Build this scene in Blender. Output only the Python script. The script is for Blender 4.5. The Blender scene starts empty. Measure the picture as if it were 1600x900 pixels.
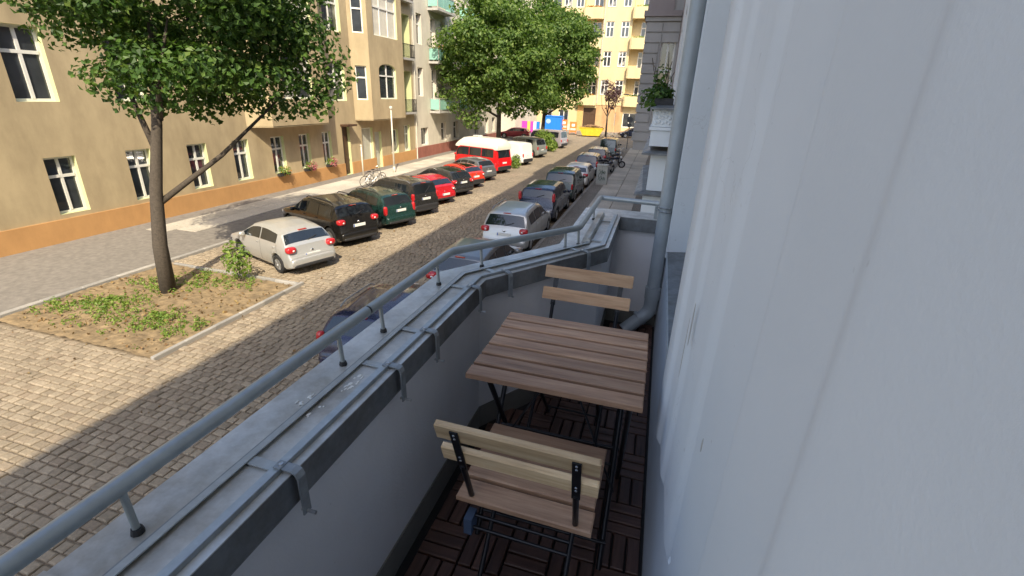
import bpy, bmesh, math, random
from mathutils import Vector, Matrix, noise
R = math.radians
SC = bpy.context.scene
COL = SC.collection
random.seed(7)

# ------------------------------------------------------------------ camera
# X = across the street (own facade at +0.155, houses opposite at -20.1), Y = along the street, Z = up, street level 0
CAM_POS = (0.0, 0.0, 5.6)
VPX, VPY, ROLL, FPX, CX, CY = 1040.0, 156.0, 0.035, 745.0, 794.0, 450.0
yc = Vector((VPX - CX, VPY - CY, FPX)).normalized()
kk = -(FPX * FPX) / ((VPX - CX) * -ROLL + (VPY - CY))
dc = Vector((-ROLL * kk, kk, FPX)).normalized()
dc = (dc - yc * dc.dot(yc)).normalized()
zc = -dc
xc = yc.cross(zc)
right = Vector((xc.x, yc.x, zc.x)); down = Vector((xc.y, yc.y, zc.y)); fwd = Vector((xc.z, yc.z, zc.z))
M = Matrix((right, -down, -fwd)).transposed().to_4x4()
M.translation = CAM_POS
cam_d = bpy.data.cameras.new('camera')
cam = bpy.data.objects.new('camera', cam_d)
COL.objects.link(cam)
cam.matrix_world = M
cam_d.sensor_width = 36.0
cam_d.lens = 36.0 * FPX / 1600.0
cam_d.shift_x = 6.0 / 1600.0
cam_d.clip_start = 0.02
cam_d.clip_end = 6000.0
SC.camera = cam

# ------------------------------------------------------------------ light
SUN = Vector((0.45, -0.92, 1.0)).normalized()          # towards the sun
elev = math.asin(SUN.z)
azim = math.atan2(SUN.x, SUN.y)                         # clockwise from +Y
world = bpy.data.worlds.new('World')
SC.world = world
world.use_nodes = True
wn = world.node_tree
bg = wn.nodes['Background']
sky = wn.nodes.new('ShaderNodeTexSky')
sky.sky_type = 'NISHITA'
sky.sun_disc = False
sky.sun_elevation = elev
sky.sun_rotation = azim
sky.air_density = 1.0
sky.dust_density = 2.2
sky.ozone_density = 1.0
wn.links.new(sky.outputs[0], bg.inputs[0])
bg.inputs[1].default_value = 0.15
sun_d = bpy.data.lights.new('sun', 'SUN')
sun_d.energy = 3.45
sun_d.angle = R(0.55)
sun_d.color = (1.0, 0.885, 0.69)
sun = bpy.data.objects.new('sun', sun_d)
COL.objects.link(sun)
sun.rotation_euler = SUN.to_track_quat('Z', 'Y').to_euler()
sun.location = (10, -20, 40)
SC.view_settings.view_transform = 'Standard'
SC.view_settings.look = 'None'
SC.view_settings.gamma = 1.0
SC.view_settings.use_curve_mapping = False
SC.view_settings.exposure = 1.0
SC.cycles.max_bounces = 7
SC.cycles.diffuse_bounces = 5
SC.cycles.transmission_bounces = 6
SC.cycles.transparent_max_bounces = 8

# ------------------------------------------------------------------ materials
MATS = {}
def nodes(name):
    m = bpy.data.materials.new(name)
    m.use_nodes = True
    nt = m.node_tree
    b = nt.nodes['Principled BSDF']
    return m, nt, b
def lin(c):
    return (c[0], c[1], c[2], 1.0)
def ramp(nt, fac, stops):
    r = nt.nodes.new('ShaderNodeValToRGB')
    el = r.color_ramp.elements
    while len(el) < len(stops):
        el.new(0.5)
    for e, (p, c) in zip(el, stops):
        e.position = p
        e.color = lin(c)
    nt.links.new(fac, r.inputs[0])
    return r.outputs[0]
def coords(nt, scale=(1, 1, 1), kind='Object', rot=(0, 0, 0)):
    tc = nt.nodes.new('ShaderNodeTexCoord')
    mp = nt.nodes.new('ShaderNodeMapping')
    mp.inputs['Scale'].default_value = scale
    mp.inputs['Rotation'].default_value = rot
    nt.links.new(tc.outputs[kind], mp.inputs[0])
    return mp.outputs[0]
def wcoords(nt, scale=(1, 1, 1)):
    g = nt.nodes.new('ShaderNodeNewGeometry')
    mp = nt.nodes.new('ShaderNodeMapping')
    mp.inputs['Scale'].default_value = scale
    nt.links.new(g.outputs['Position'], mp.inputs[0])
    return mp.outputs[0]
def noise_t(nt, vec, scale, detail=5.0, rough=0.6):
    n = nt.nodes.new('ShaderNodeTexNoise')
    n.inputs['Scale'].default_value = scale
    n.inputs['Detail'].default_value = detail
    n.inputs['Roughness'].default_value = rough
    nt.links.new(vec, n.inputs['Vector'])
    return n.outputs['Fac']
def mix(nt, fac, a, b, mode='MIX'):
    m = nt.nodes.new('ShaderNodeMix')
    m.data_type = 'RGBA'
    m.blend_type = mode
    for sock, v in ((m.inputs[0], fac), (m.inputs[6], a), (m.inputs[7], b)):
        if isinstance(v, (int, float)):
            sock.default_value = v
        elif isinstance(v, tuple):
            sock.default_value = lin(v)
        else:
            nt.links.new(v, sock)
    return m.outputs[2]
def bump(nt, b, h, strength=0.3, dist=0.01):
    n = nt.nodes.new('ShaderNodeBump')
    n.inputs['Strength'].default_value = strength
    n.inputs['Distance'].default_value = dist
    nt.links.new(h, n.inputs['Height'])
    nt.links.new(n.outputs[0], b.inputs['Normal'])
def sc(c, k):
    return tuple(min(1.0, x * k) for x in c)

def plaster(name, col, var=0.16, fine=60.0, big=0.5, rough=0.88, stain=0.25, bstr=0.25, specks=False):
    m, nt, b = nodes(name)
    v = wcoords(nt)
    n1 = noise_t(nt, v, big, 6, 0.65)
    n2 = noise_t(nt, v, fine, 4, 0.6)
    vs = wcoords(nt, (1.0, 1.0, 0.35))
    n3 = noise_t(nt, vs, 0.8, 6, 0.7)
    base = ramp(nt, n1, [(0.3, sc(col, 1 - var)), (0.7, sc(col, 1 + var * 0.5))])
    st = ramp(nt, n3, [(0.42, (1, 1, 1)), (0.75, (1 - stain, 1 - stain * 1.05, 1 - stain * 1.1))])
    c = mix(nt, 1.0, base, st, 'MULTIPLY')
    if specks:
        n4 = noise_t(nt, v, 38.0, 2, 0.5)
        sp = ramp(nt, n4, [(0.75, (1, 1, 1)), (0.82, (0.72, 0.70, 0.67))])
        c = mix(nt, 1.0, c, sp, 'MULTIPLY')
        vv = nt.nodes.new('ShaderNodeVectorMath'); vv.operation = 'ADD'
        nv = nt.nodes.new('ShaderNodeTexNoise'); nv.inputs['Scale'].default_value = 3.0; nv.inputs['Detail'].default_value = 6
        nt.links.new(v, nv.inputs['Vector']); nt.links.new(v, vv.inputs[0]); nt.links.new(nv.outputs['Color'], vv.inputs[1])
        ve = nt.nodes.new('ShaderNodeTexVoronoi'); ve.feature = 'DISTANCE_TO_EDGE'; ve.inputs['Scale'].default_value = 1.3
        nt.links.new(vv.outputs[0], ve.inputs['Vector'])
        cr = ramp(nt, ve.outputs['Distance'], [(0.0, (0.86, 0.85, 0.83)), (0.004, (1, 1, 1))])
        mk = ramp(nt, noise_t(nt, v, 1.7, 3, 0.5), [(0.52, (0, 0, 0)), (0.6, (1, 1, 1))])
        crm = mix(nt, mk, (1.0, 1.0, 1.0), cr)
        c = mix(nt, 1.0, c, crm, 'MULTIPLY')
    nt.links.new(c, b.inputs['Base Color'])
    b.inputs['Roughness'].default_value = rough
    bump(nt, b, n2, bstr, 0.004)
    MATS[name] = m
    return m
def plain(name, col, rough=0.6, metal=0.0, var=0.12, scale=14.0, bstr=0.0, coat=0.0, spec=0.5):
    m, nt, b = nodes(name)
    v = coords(nt)
    n = noise_t(nt, v, scale, 5, 0.65)
    c = ramp(nt, n, [(0.3, sc(col, 1 - var)), (0.72, sc(col, 1 + var))])
    nt.links.new(c, b.inputs['Base Color'])
    rr = nt.nodes.new('ShaderNodeMapRange')
    nt.links.new(n, rr.inputs[0])
    rr.inputs[3].default_value = max(0.02, rough - 0.08)
    rr.inputs[4].default_value = min(1.0, rough + 0.08)
    nt.links.new(rr.outputs[0], b.inputs['Roughness'])
    b.inputs['Metallic'].default_value = metal
    b.inputs['Coat Weight'].default_value = coat
    b.inputs['Coat Roughness'].default_value = 0.05
    b.inputs['Specular IOR Level'].default_value = spec
    if bstr:
        bump(nt, b, n, bstr, 0.003)
    MATS[name] = m
    return m
def paint(name, col, metal=0.0, dust=0.25, rough=0.28):
    """car paint with clear coat and patchy dust / dried rain spots"""
    m, nt, b = nodes(name)
    v = coords(nt)
    n1 = noise_t(nt, v, 2.2, 6, 0.7)
    n2 = noise_t(nt, v, 45.0, 3, 0.6)
    mx = nt.nodes.new('ShaderNodeMath'); mx.operation = 'MULTIPLY'
    nt.links.new(n1, mx.inputs[0]); nt.links.new(n2, mx.inputs[1])
    f = ramp(nt, mx.outputs[0], [(0.16, (0, 0, 0)), (0.42, (dust, dust, dust))])
    c = mix(nt, f, col, (0.33, 0.29, 0.23))
    nt.links.new(c, b.inputs['Base Color'])
    b.inputs['Metallic'].default_value = metal
    r = ramp(nt, mx.outputs[0], [(0.15, (rough, rough, rough)), (0.45, (rough + 0.16,) * 3)])
    nt.links.new(r, b.inputs['Roughness'])
    b.inputs['Coat Weight'].default_value = 0.7
    b.inputs['Coat Roughness'].default_value = 0.06
    MATS[name] = m
    return m
def glassy(name, col, rough=0.05):
    m, nt, b = nodes(name)
    v = coords(nt)
    n = noise_t(nt, v, 1.1, 3, 0.5)
    c = ramp(nt, n, [(0.3, sc(col, 0.7)), (0.7, sc(col, 1.5))])
    nt.links.new(c, b.inputs['Base Color'])
    b.inputs['Roughness'].default_value = rough
    b.inputs['Specular IOR Level'].default_value = 0.8
    b.inputs['Coat Weight'].default_value = 0.6
    b.inputs['Coat Roughness'].default_value = 0.02
    bump(nt, b, n, 0.12, 0.02)
    MATS[name] = m
    return m
def wood(name, c0, c1, c2, axis=0, rough=0.6):
    """planks: grain runs along the object axis, every plank slightly different"""
    m, nt, b = nodes(name)
    s = [22.0, 22.0, 22.0]; s[axis] = 1.6
    oi = nt.nodes.new('ShaderNodeObjectInfo')
    tc = nt.nodes.new('ShaderNodeTexCoord')
    ad = nt.nodes.new('ShaderNodeVectorMath'); ad.operation = 'ADD'
    nt.links.new(tc.outputs['Object'], ad.inputs[0])
    cb = nt.nodes.new('ShaderNodeMath'); cb.operation = 'MULTIPLY'; cb.inputs[1].default_value = 37.0
    nt.links.new(oi.outputs['Random'], cb.inputs[0])
    nt.links.new(cb.outputs[0], ad.inputs[1])
    mp = nt.nodes.new('ShaderNodeMapping'); mp.inputs['Scale'].default_value = s
    nt.links.new(ad.outputs[0], mp.inputs[0])
    n1 = noise_t(nt, mp.outputs[0], 2.6, 7, 0.68)
    mp2 = nt.nodes.new('ShaderNodeMapping')
    s2 = [5.0, 5.0, 5.0]; s2[axis] = 1.2
    mp2.inputs['Scale'].default_value = s2
    nt.links.new(ad.outputs[0], mp2.inputs[0])
    n2 = noise_t(nt, mp2.outputs[0], 1.4, 4, 0.6)
    g = ramp(nt, n1, [(0.28, c0), (0.5, c1), (0.74, c2)])
    d = ramp(nt, n2, [(0.3, (0.72, 0.70, 0.68)), (0.7, (1.12, 1.1, 1.05))])
    c = mix(nt, 1.0, g, d, 'MULTIPLY')
    rv = nt.nodes.new('ShaderNodeMapRange')
    nt.links.new(oi.outputs['Random'], rv.inputs[0])
    rv.inputs[3].default_value = 0.80; rv.inputs[4].default_value = 1.18
    c = mix(nt, 1.0, c, rv.outputs[0], 'MULTIPLY')
    nt.links.new(c, b.inputs['Base Color'])
    b.inputs['Roughness'].default_value = rough
    bump(nt, b, n1, 0.35, 0.0015)
    MATS[name] = m
    return m

def zinc(name, c0, c1, rough=0.42, streak=None):
    m, nt, b = nodes(name)
    v = wcoords(nt)
    n1 = noise_t(nt, v, 9.0, 7, 0.72)
    n2 = noise_t(nt, v, 60.0, 4, 0.6)
    n3 = noise_t(nt, wcoords(nt, (1.0, 1.0, 1.0)), 3.1, 6, 0.75)
    c = ramp(nt, n1, [(0.3, c0), (0.68, c1)])
    dirt = ramp(nt, n3, [(0.44, (1, 1, 1)), (0.66, (0.68, 0.63, 0.57))])
    c = mix(nt, 1.0, c, dirt, 'MULTIPLY')
    chalk = ramp(nt, n3, [(0.28, (0.5, 0.5, 0.5)), (0.42, (0, 0, 0))])
    c = mix(nt, chalk, c, sc(c1, 1.5))
    nt.links.new(c, b.inputs['Base Color'])
    b.inputs['Metallic'].default_value = 0.25
    r = ramp(nt, n1, [(0.3, (rough + 0.15,) * 3), (0.7, (rough - 0.08,) * 3)])
    nt.links.new(r, b.inputs['Roughness'])
    bump(nt, b, n2, 0.12, 0.002)
    MATS[name] = m
    return m

def stone_ground(name, stops, vscale, rough=0.9, bs=0.6, edge=0.06, joint=(0.16, 0.13, 0.09), island=False, stretch=(1, 1, 1)):
    m, nt, b = nodes(name)
    v = wcoords(nt, stretch)
    vo = nt.nodes.new('ShaderNodeTexVoronoi'); vo.feature = 'F1'
    vo.inputs['Scale'].default_value = vscale
    nt.links.new(v, vo.inputs['Vector'])
    ve = nt.nodes.new('ShaderNodeTexVoronoi'); ve.feature = 'DISTANCE_TO_EDGE'
    ve.inputs['Scale'].default_value = vscale
    nt.links.new(v, ve.inputs['Vector'])
    sx = nt.nodes.new('ShaderNodeSeparateColor')
    nt.links.new(vo.outputs['Color'], sx.inputs[0])
    c = ramp(nt, sx.outputs[0], stops)
    n = noise_t(nt, wcoords(nt), 0.45, 6, 0.7)
    dirt = ramp(nt, n, [(0.3, (0.8, 0.78, 0.75)), (0.7, (1.15, 1.12, 1.08))])
    c = mix(nt, 1.0, c, dirt, 'MULTIPLY')
    e = ramp(nt, ve.outputs['Distance'], [(edge * 0.5, (1, 1, 1)), (edge, (0, 0, 0))])
    c = mix(nt, e, c, joint)
    nt.links.new(c, b.inputs['Base Color'])
    b.inputs['Roughness'].default_value = rough
    mr = nt.nodes.new('ShaderNodeMapRange'); mr.inputs[2].default_value = edge * 2
    nt.links.new(ve.outputs['Distance'], mr.inputs[0])
    bump(nt, b, mr.outputs[0], bs, 0.02)
    MATS[name] = m
    return m

def per_island(name, stops, rough=0.85, nscale=30.0, bs=0.4, big=0.4):
    """colour differs from piece to piece (random per island / per object)"""
    m, nt, b = nodes(name)
    g = nt.nodes.new('ShaderNodeNewGeometry')
    oi = nt.nodes.new('ShaderNodeObjectInfo')
    ad = nt.nodes.new('ShaderNodeMath'); ad.operation = 'ADD'
    nt.links.new(g.outputs['Random Per Island'], ad.inputs[0])
    nt.links.new(oi.outputs['Random'], ad.inputs[1])
    fr = nt.nodes.new('ShaderNodeMath'); fr.operation = 'FRACT'
    nt.links.new(ad.outputs[0], fr.inputs[0])
    c = ramp(nt, fr.outputs[0], stops)
    v = wcoords(nt)
    n = noise_t(nt, v, nscale, 5, 0.65)
    n2 = noise_t(nt, v, big, 6, 0.7)
    d = ramp(nt, n, [(0.3, (0.78, 0.78, 0.78)), (0.7, (1.15, 1.15, 1.15))])
    d2 = ramp(nt, n2, [(0.32, (0.78, 0.77, 0.75)), (0.68, (1.14, 1.12, 1.08))])
    c = mix(nt, 1.0, c, d, 'MULTIPLY')
    c = mix(nt, 1.0, c, d2, 'MULTIPLY')
    nt.links.new(c, b.inputs['Base Color'])
    b.inputs['Roughness'].default_value = rough
    bump(nt, b, n, bs, 0.004)
    MATS[name] = m
    return m

def leafmat(name, stops, trans=0.35):
    m, nt, b = nodes(name)
    g = nt.nodes.new('ShaderNodeNewGeometry')
    c = ramp(nt, g.outputs['Random Per Island'], stops)
    nt.links.new(c, b.inputs['Base Color'])
    b.inputs['Roughness'].default_value = 0.5
    b.inputs['Specular IOR Level'].default_value = 0.35
    tr = nt.nodes.new('ShaderNodeBsdfTranslucent')
    br = mix(nt, 1.0, c, (1.5, 1.7, 0.5), 'MULTIPLY')
    nt.links.new(br, tr.inputs[0])
    ms = nt.nodes.new('ShaderNodeMixShader'); ms.inputs[0].default_value = trans
    nt.links.new(b.outputs[0], ms.inputs[1]); nt.links.new(tr.outputs[0], ms.inputs[2])
    nt.links.new(ms.outputs[0], nt.nodes['Material Output'].inputs[0])
    MATS[name] = m
    return m

# setting
per_island('cobble', [(0.0, (0.245, 0.20, 0.145)), (0.35, (0.31, 0.255, 0.185)), (0.7, (0.345, 0.285, 0.21)), (1.0, (0.27, 0.215, 0.155))])
stone_ground('cobble_far', [(0.0, (0.25, 0.205, 0.15)), (0.5, (0.30, 0.25, 0.185)), (1.0, (0.33, 0.275, 0.205))], 6.0)
plain('joint_sand', (0.20, 0.155, 0.105), 0.95, var=0.3, scale=40, bstr=0.3)
stone_ground('mosaic', [(0.0, (0.24, 0.225, 0.20)), (0.5, (0.28, 0.26, 0.23)), (1.0, (0.33, 0.30, 0.26))], 15.0, edge=0.09)
per_island('slab', [(0.0, (0.45, 0.415, 0.35)), (0.5, (0.51, 0.47, 0.40)), (1.0, (0.57, 0.52, 0.44))], 0.85, 18.0, 0.3)
per_island('kerb', [(0.0, (0.28, 0.27, 0.255)), (1.0, (0.40, 0.38, 0.35))], 0.8, 60.0, 0.4)
plain('asphalt', (0.20, 0.18, 0.155), 0.92, var=0.25, scale=6, bstr=0.4)
plain('earth', (0.23, 0.165, 0.09), 0.95, var=0.4, scale=5, bstr=0.6)
plain('far_ground', (0.20, 0.19, 0.16), 0.95, var=0.3, scale=0.05)
plaster('beige_plaster', (0.48, 0.38, 0.225), 0.16, 30.0, 0.30, stain=0.30)
plaster('orange_plinth', (0.55, 0.30, 0.115), 0.12, 30.0, 0.8, stain=0.2)
plaster('jamb_green', (0.60, 0.62, 0.33), 0.06, 30.0, 0.8, stain=0.1)
plaster('white_plaster', (0.66, 0.60, 0.49), 0.10, 30.0, 0.4, stain=0.22)
plaster('red_plinth', (0.36, 0.135, 0.10), 0.2, 25.0, 1.2, stain=0.35)
plaster('cream_plaster', (0.66, 0.60, 0.50), 0.1, 30.0, 0.4, stain=0.2)
plaster('yellow_plaster', (0.62, 0.50, 0.28), 0.06, 30.0, 0.3, stain=0.14)
plaster('ochre_base', (0.55, 0.34, 0.17), 0.15, 30.0, 0.5, stain=0.3)
plaster('grey_stone', (0.42, 0.405, 0.385), 0.12, 30.0, 0.7, stain=0.25)
plaster('brown_stone', (0.32, 0.275, 0.265), 0.12, 30.0, 0.7, stain=0.25)
plaster('own_plaster', (0.715, 0.745, 0.755), 0.06, 160.0, 0.9, stain=0.10, bstr=0.10, specks=True)
plaster('balcony_plaster', (0.76, 0.75, 0.755), 0.07, 110.0, 1.6, stain=0.16, bstr=0.35, specks=True)
plaster('dado', (0.20, 0.19, 0.165), 0.25, 60.0, 2.5, stain=0.3)
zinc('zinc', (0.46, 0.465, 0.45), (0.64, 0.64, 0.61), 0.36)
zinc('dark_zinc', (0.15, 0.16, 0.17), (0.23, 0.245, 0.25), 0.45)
plain('rail_paint', (0.36, 0.39, 0.39), 0.36, 0.35, 0.10, 25.0, 0.08)
plain('frame_paint', (0.42, 0.455, 0.465), 0.45, 0.3, 0.14, 30.0, 0.1)
plain('pipe_paint', (0.36, 0.40, 0.42), 0.5, 0.15, 0.10, 9.0, 0.05)
plain('bracket_paint', (0.27, 0.29, 0.30), 0.45, 0.3, 0.2, 40.0)
wood('table_wood', (0.26, 0.145, 0.085), (0.42, 0.25, 0.155), (0.55, 0.365, 0.235), 0)
wood('chair_wood', (0.42, 0.23, 0.11), (0.62, 0.37, 0.20), (0.74, 0.50, 0.30), 0)
wood('seat_wood', (0.27, 0.15, 0.09), (0.43, 0.26, 0.16), (0.56, 0.375, 0.245), 0)
wood('pale_wood', (0.46, 0.30, 0.155), (0.68, 0.485, 0.28), (0.82, 0.645, 0.42), 0)
wood('deck_wood', (0.040, 0.019, 0.014), (0.090, 0.045, 0.032), (0.140, 0.074, 0.052), 0, 0.55)
plain('black_steel', (0.012, 0.012, 0.014), 0.4, 0.3, 0.2, 30.0)
plain('steel', (0.55, 0.55, 0.55), 0.3, 0.9, 0.1, 30.0)
plain('black_base', (0.012, 0.011, 0.011), 0.8, 0.0, 0.2, 20.0)
# windows etc
glassy('window_glass', (0.035, 0.04, 0.045), 0.06)
def curtained(name, c0, c1):
    m, nt, b = nodes(name)
    v = coords(nt, (9.0, 1.0, 0.6))
    n = noise_t(nt, v, 3.0, 4, 0.6)
    n2 = noise_t(nt, coords(nt), 0.7, 3, 0.5)
    c = ramp(nt, n, [(0.3, c0), (0.7, c1)])
    f = ramp(nt, n2, [(0.42, (0, 0, 0)), (0.5, (1, 1, 1))])
    c = mix(nt, f, c, (0.03, 0.034, 0.038))
    nt.links.new(c, b.inputs['Base Color'])
    b.inputs['Roughness'].default_value = 0.3
    b.inputs['Coat Weight'].default_value = 0.9
    b.inputs['Coat Roughness'].default_value = 0.03
    MATS[name] = m
curtained('pane_curtain', (0.30, 0.28, 0.23), (0.55, 0.52, 0.45))
curtained('pane_blind', (0.16, 0.16, 0.15), (0.30, 0.29, 0.26))
glassy('car_glass', (0.012, 0.016, 0.02), 0.04)
plain('window_white', (0.74, 0.72, 0.66), 0.5, 0, 0.05, 8)
plain('curtain', (0.62, 0.58, 0.48), 0.9, 0, 0.1, 3)
plain('door_brown', (0.075, 0.04, 0.022), 0.5, 0, 0.25, 12)
plain('shop_grey', (0.46, 0.45, 0.37), 0.5, 0, 0.06, 4)
plain('iron', (0.045, 0.045, 0.048), 0.55, 0.3, 0.2, 20)
plain('green_panel', (0.26, 0.50, 0.42), 0.4, 0, 0.08, 5)
plain('concrete', (0.42, 0.40, 0.37), 0.85, 0, 0.12, 5, 0.2)
plain('pole_paint', (0.60, 0.56, 0.46), 0.5, 0.1, 0.1, 5)
plain('box_soil', (0.05, 0.035, 0.025), 0.95, 0, 0.3, 20)
plain('dark_room', (0.10, 0.095, 0.09), 0.9, 0, 0.1, 2)
plain('floor_boards', (0.20, 0.12, 0.07), 0.5, 0, 0.2, 5)
plain('roof_tile', (0.25, 0.09, 0.055), 0.85, 0, 0.25, 3)
# foliage
leafmat('leaf', [(0.0, (0.055, 0.105, 0.025)), (0.45, (0.098, 0.165, 0.037)), (0.8, (0.14, 0.215, 0.05)), (1.0, (0.215, 0.28, 0.075))], 0.42)
leafmat('leaf_near', [(0.0, (0.028, 0.065, 0.012)), (0.5, (0.055, 0.115, 0.02)), (0.85, (0.09, 0.16, 0.03)), (1.0, (0.13, 0.19, 0.04))], 0.30)
leafmat('leaf_purple', [(0.0, (0.05, 0.022, 0.028)), (0.6, (0.11, 0.055, 0.06)), (1.0, (0.18, 0.11, 0.10))], 0.25)
leafmat('leaf_light', [(0.0, (0.10, 0.17, 0.03)), (0.6, (0.18, 0.27, 0.05)), (1.0, (0.28, 0.34, 0.08))], 0.35)
leafmat('flower_pink', [(0.0, (0.45, 0.06, 0.14)), (0.6, (0.62, 0.18, 0.26)), (1.0, (0.7, 0.4, 0.42))], 0.3)
leafmat('flower_orange', [(0.0, (0.45, 0.14, 0.03)), (0.6, (0.55, 0.28, 0.06)), (1.0, (0.4, 0.38, 0.08))], 0.3)
leafmat('leaf_dry', [(0.0, (0.14, 0.08, 0.035)), (0.6, (0.22, 0.135, 0.06)), (1.0, (0.27, 0.19, 0.07))], 0.1)
plain('bark', (0.075, 0.06, 0.045), 0.95, 0, 0.35, 18, 0.8)
# vehicles
plain('tyre', (0.018, 0.018, 0.019), 0.85, 0, 0.2, 30)
plain('rim', (0.50, 0.51, 0.52), 0.35, 0.8, 0.1, 20)
plain('trim', (0.025, 0.025, 0.027), 0.6, 0, 0.15, 20)
plain('lamp_red', (0.50, 0.018, 0.022), 0.18, 0, 0.2, 30, 0, 0.8)
plain('lamp_white', (0.75, 0.74, 0.72), 0.15, 0, 0.1, 30, 0, 0.8)
plain('lamp_amber', (0.6, 0.16, 0.02), 0.2, 0, 0.1, 30, 0, 0.8)
plain('plate_white', (0.78, 0.78, 0.74), 0.5, 0, 0.05, 30)
plain('plate_blue', (0.03, 0.10, 0.42), 0.5, 0, 0.05, 30)
plain('chrome', (0.7, 0.7, 0.7), 0.15, 1.0, 0.05, 30)
plain('banner_blue', (0.01, 0.19, 0.68), 0.6, 0, 0.06, 2)
plain('banner_magenta', (0.78, 0.05, 0.42), 0.6, 0, 0.06, 2)
plain('site_orange', (0.80, 0.19, 0.035), 0.6, 0, 0.08, 3)
plain('site_white', (0.75, 0.74, 0.70), 0.6, 0, 0.06, 3)
plain('skip_yellow', (0.72, 0.50, 0.03), 0.55, 0, 0.15, 4)
plain('rubble', (0.26, 0.16, 0.085), 0.95, 0, 0.5, 6, 0.8)
plain('cabinet_grey', (0.42, 0.43, 0.40), 0.6, 0, 0.08, 6)
plain('graffiti_green', (0.035, 0.09, 0.065), 0.6, 0, 0.2, 10)
plain('sign_back', (0.10, 0.105, 0.11), 0.5, 0.5, 0.1, 10)
plain('blue_grip', (0.055, 0.085, 0.14), 0.55, 0, 0.1, 10)
plain('post_yellow', (0.78, 0.52, 0.10), 0.5, 0, 0.1, 4)
plain('brick_orange', (0.62, 0.36, 0.13), 0.8, 0, 0.15, 4)
plain('sky_mark', (0.30, 0.46, 0.72), 0.6, 0, 0.1, 3)

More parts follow.
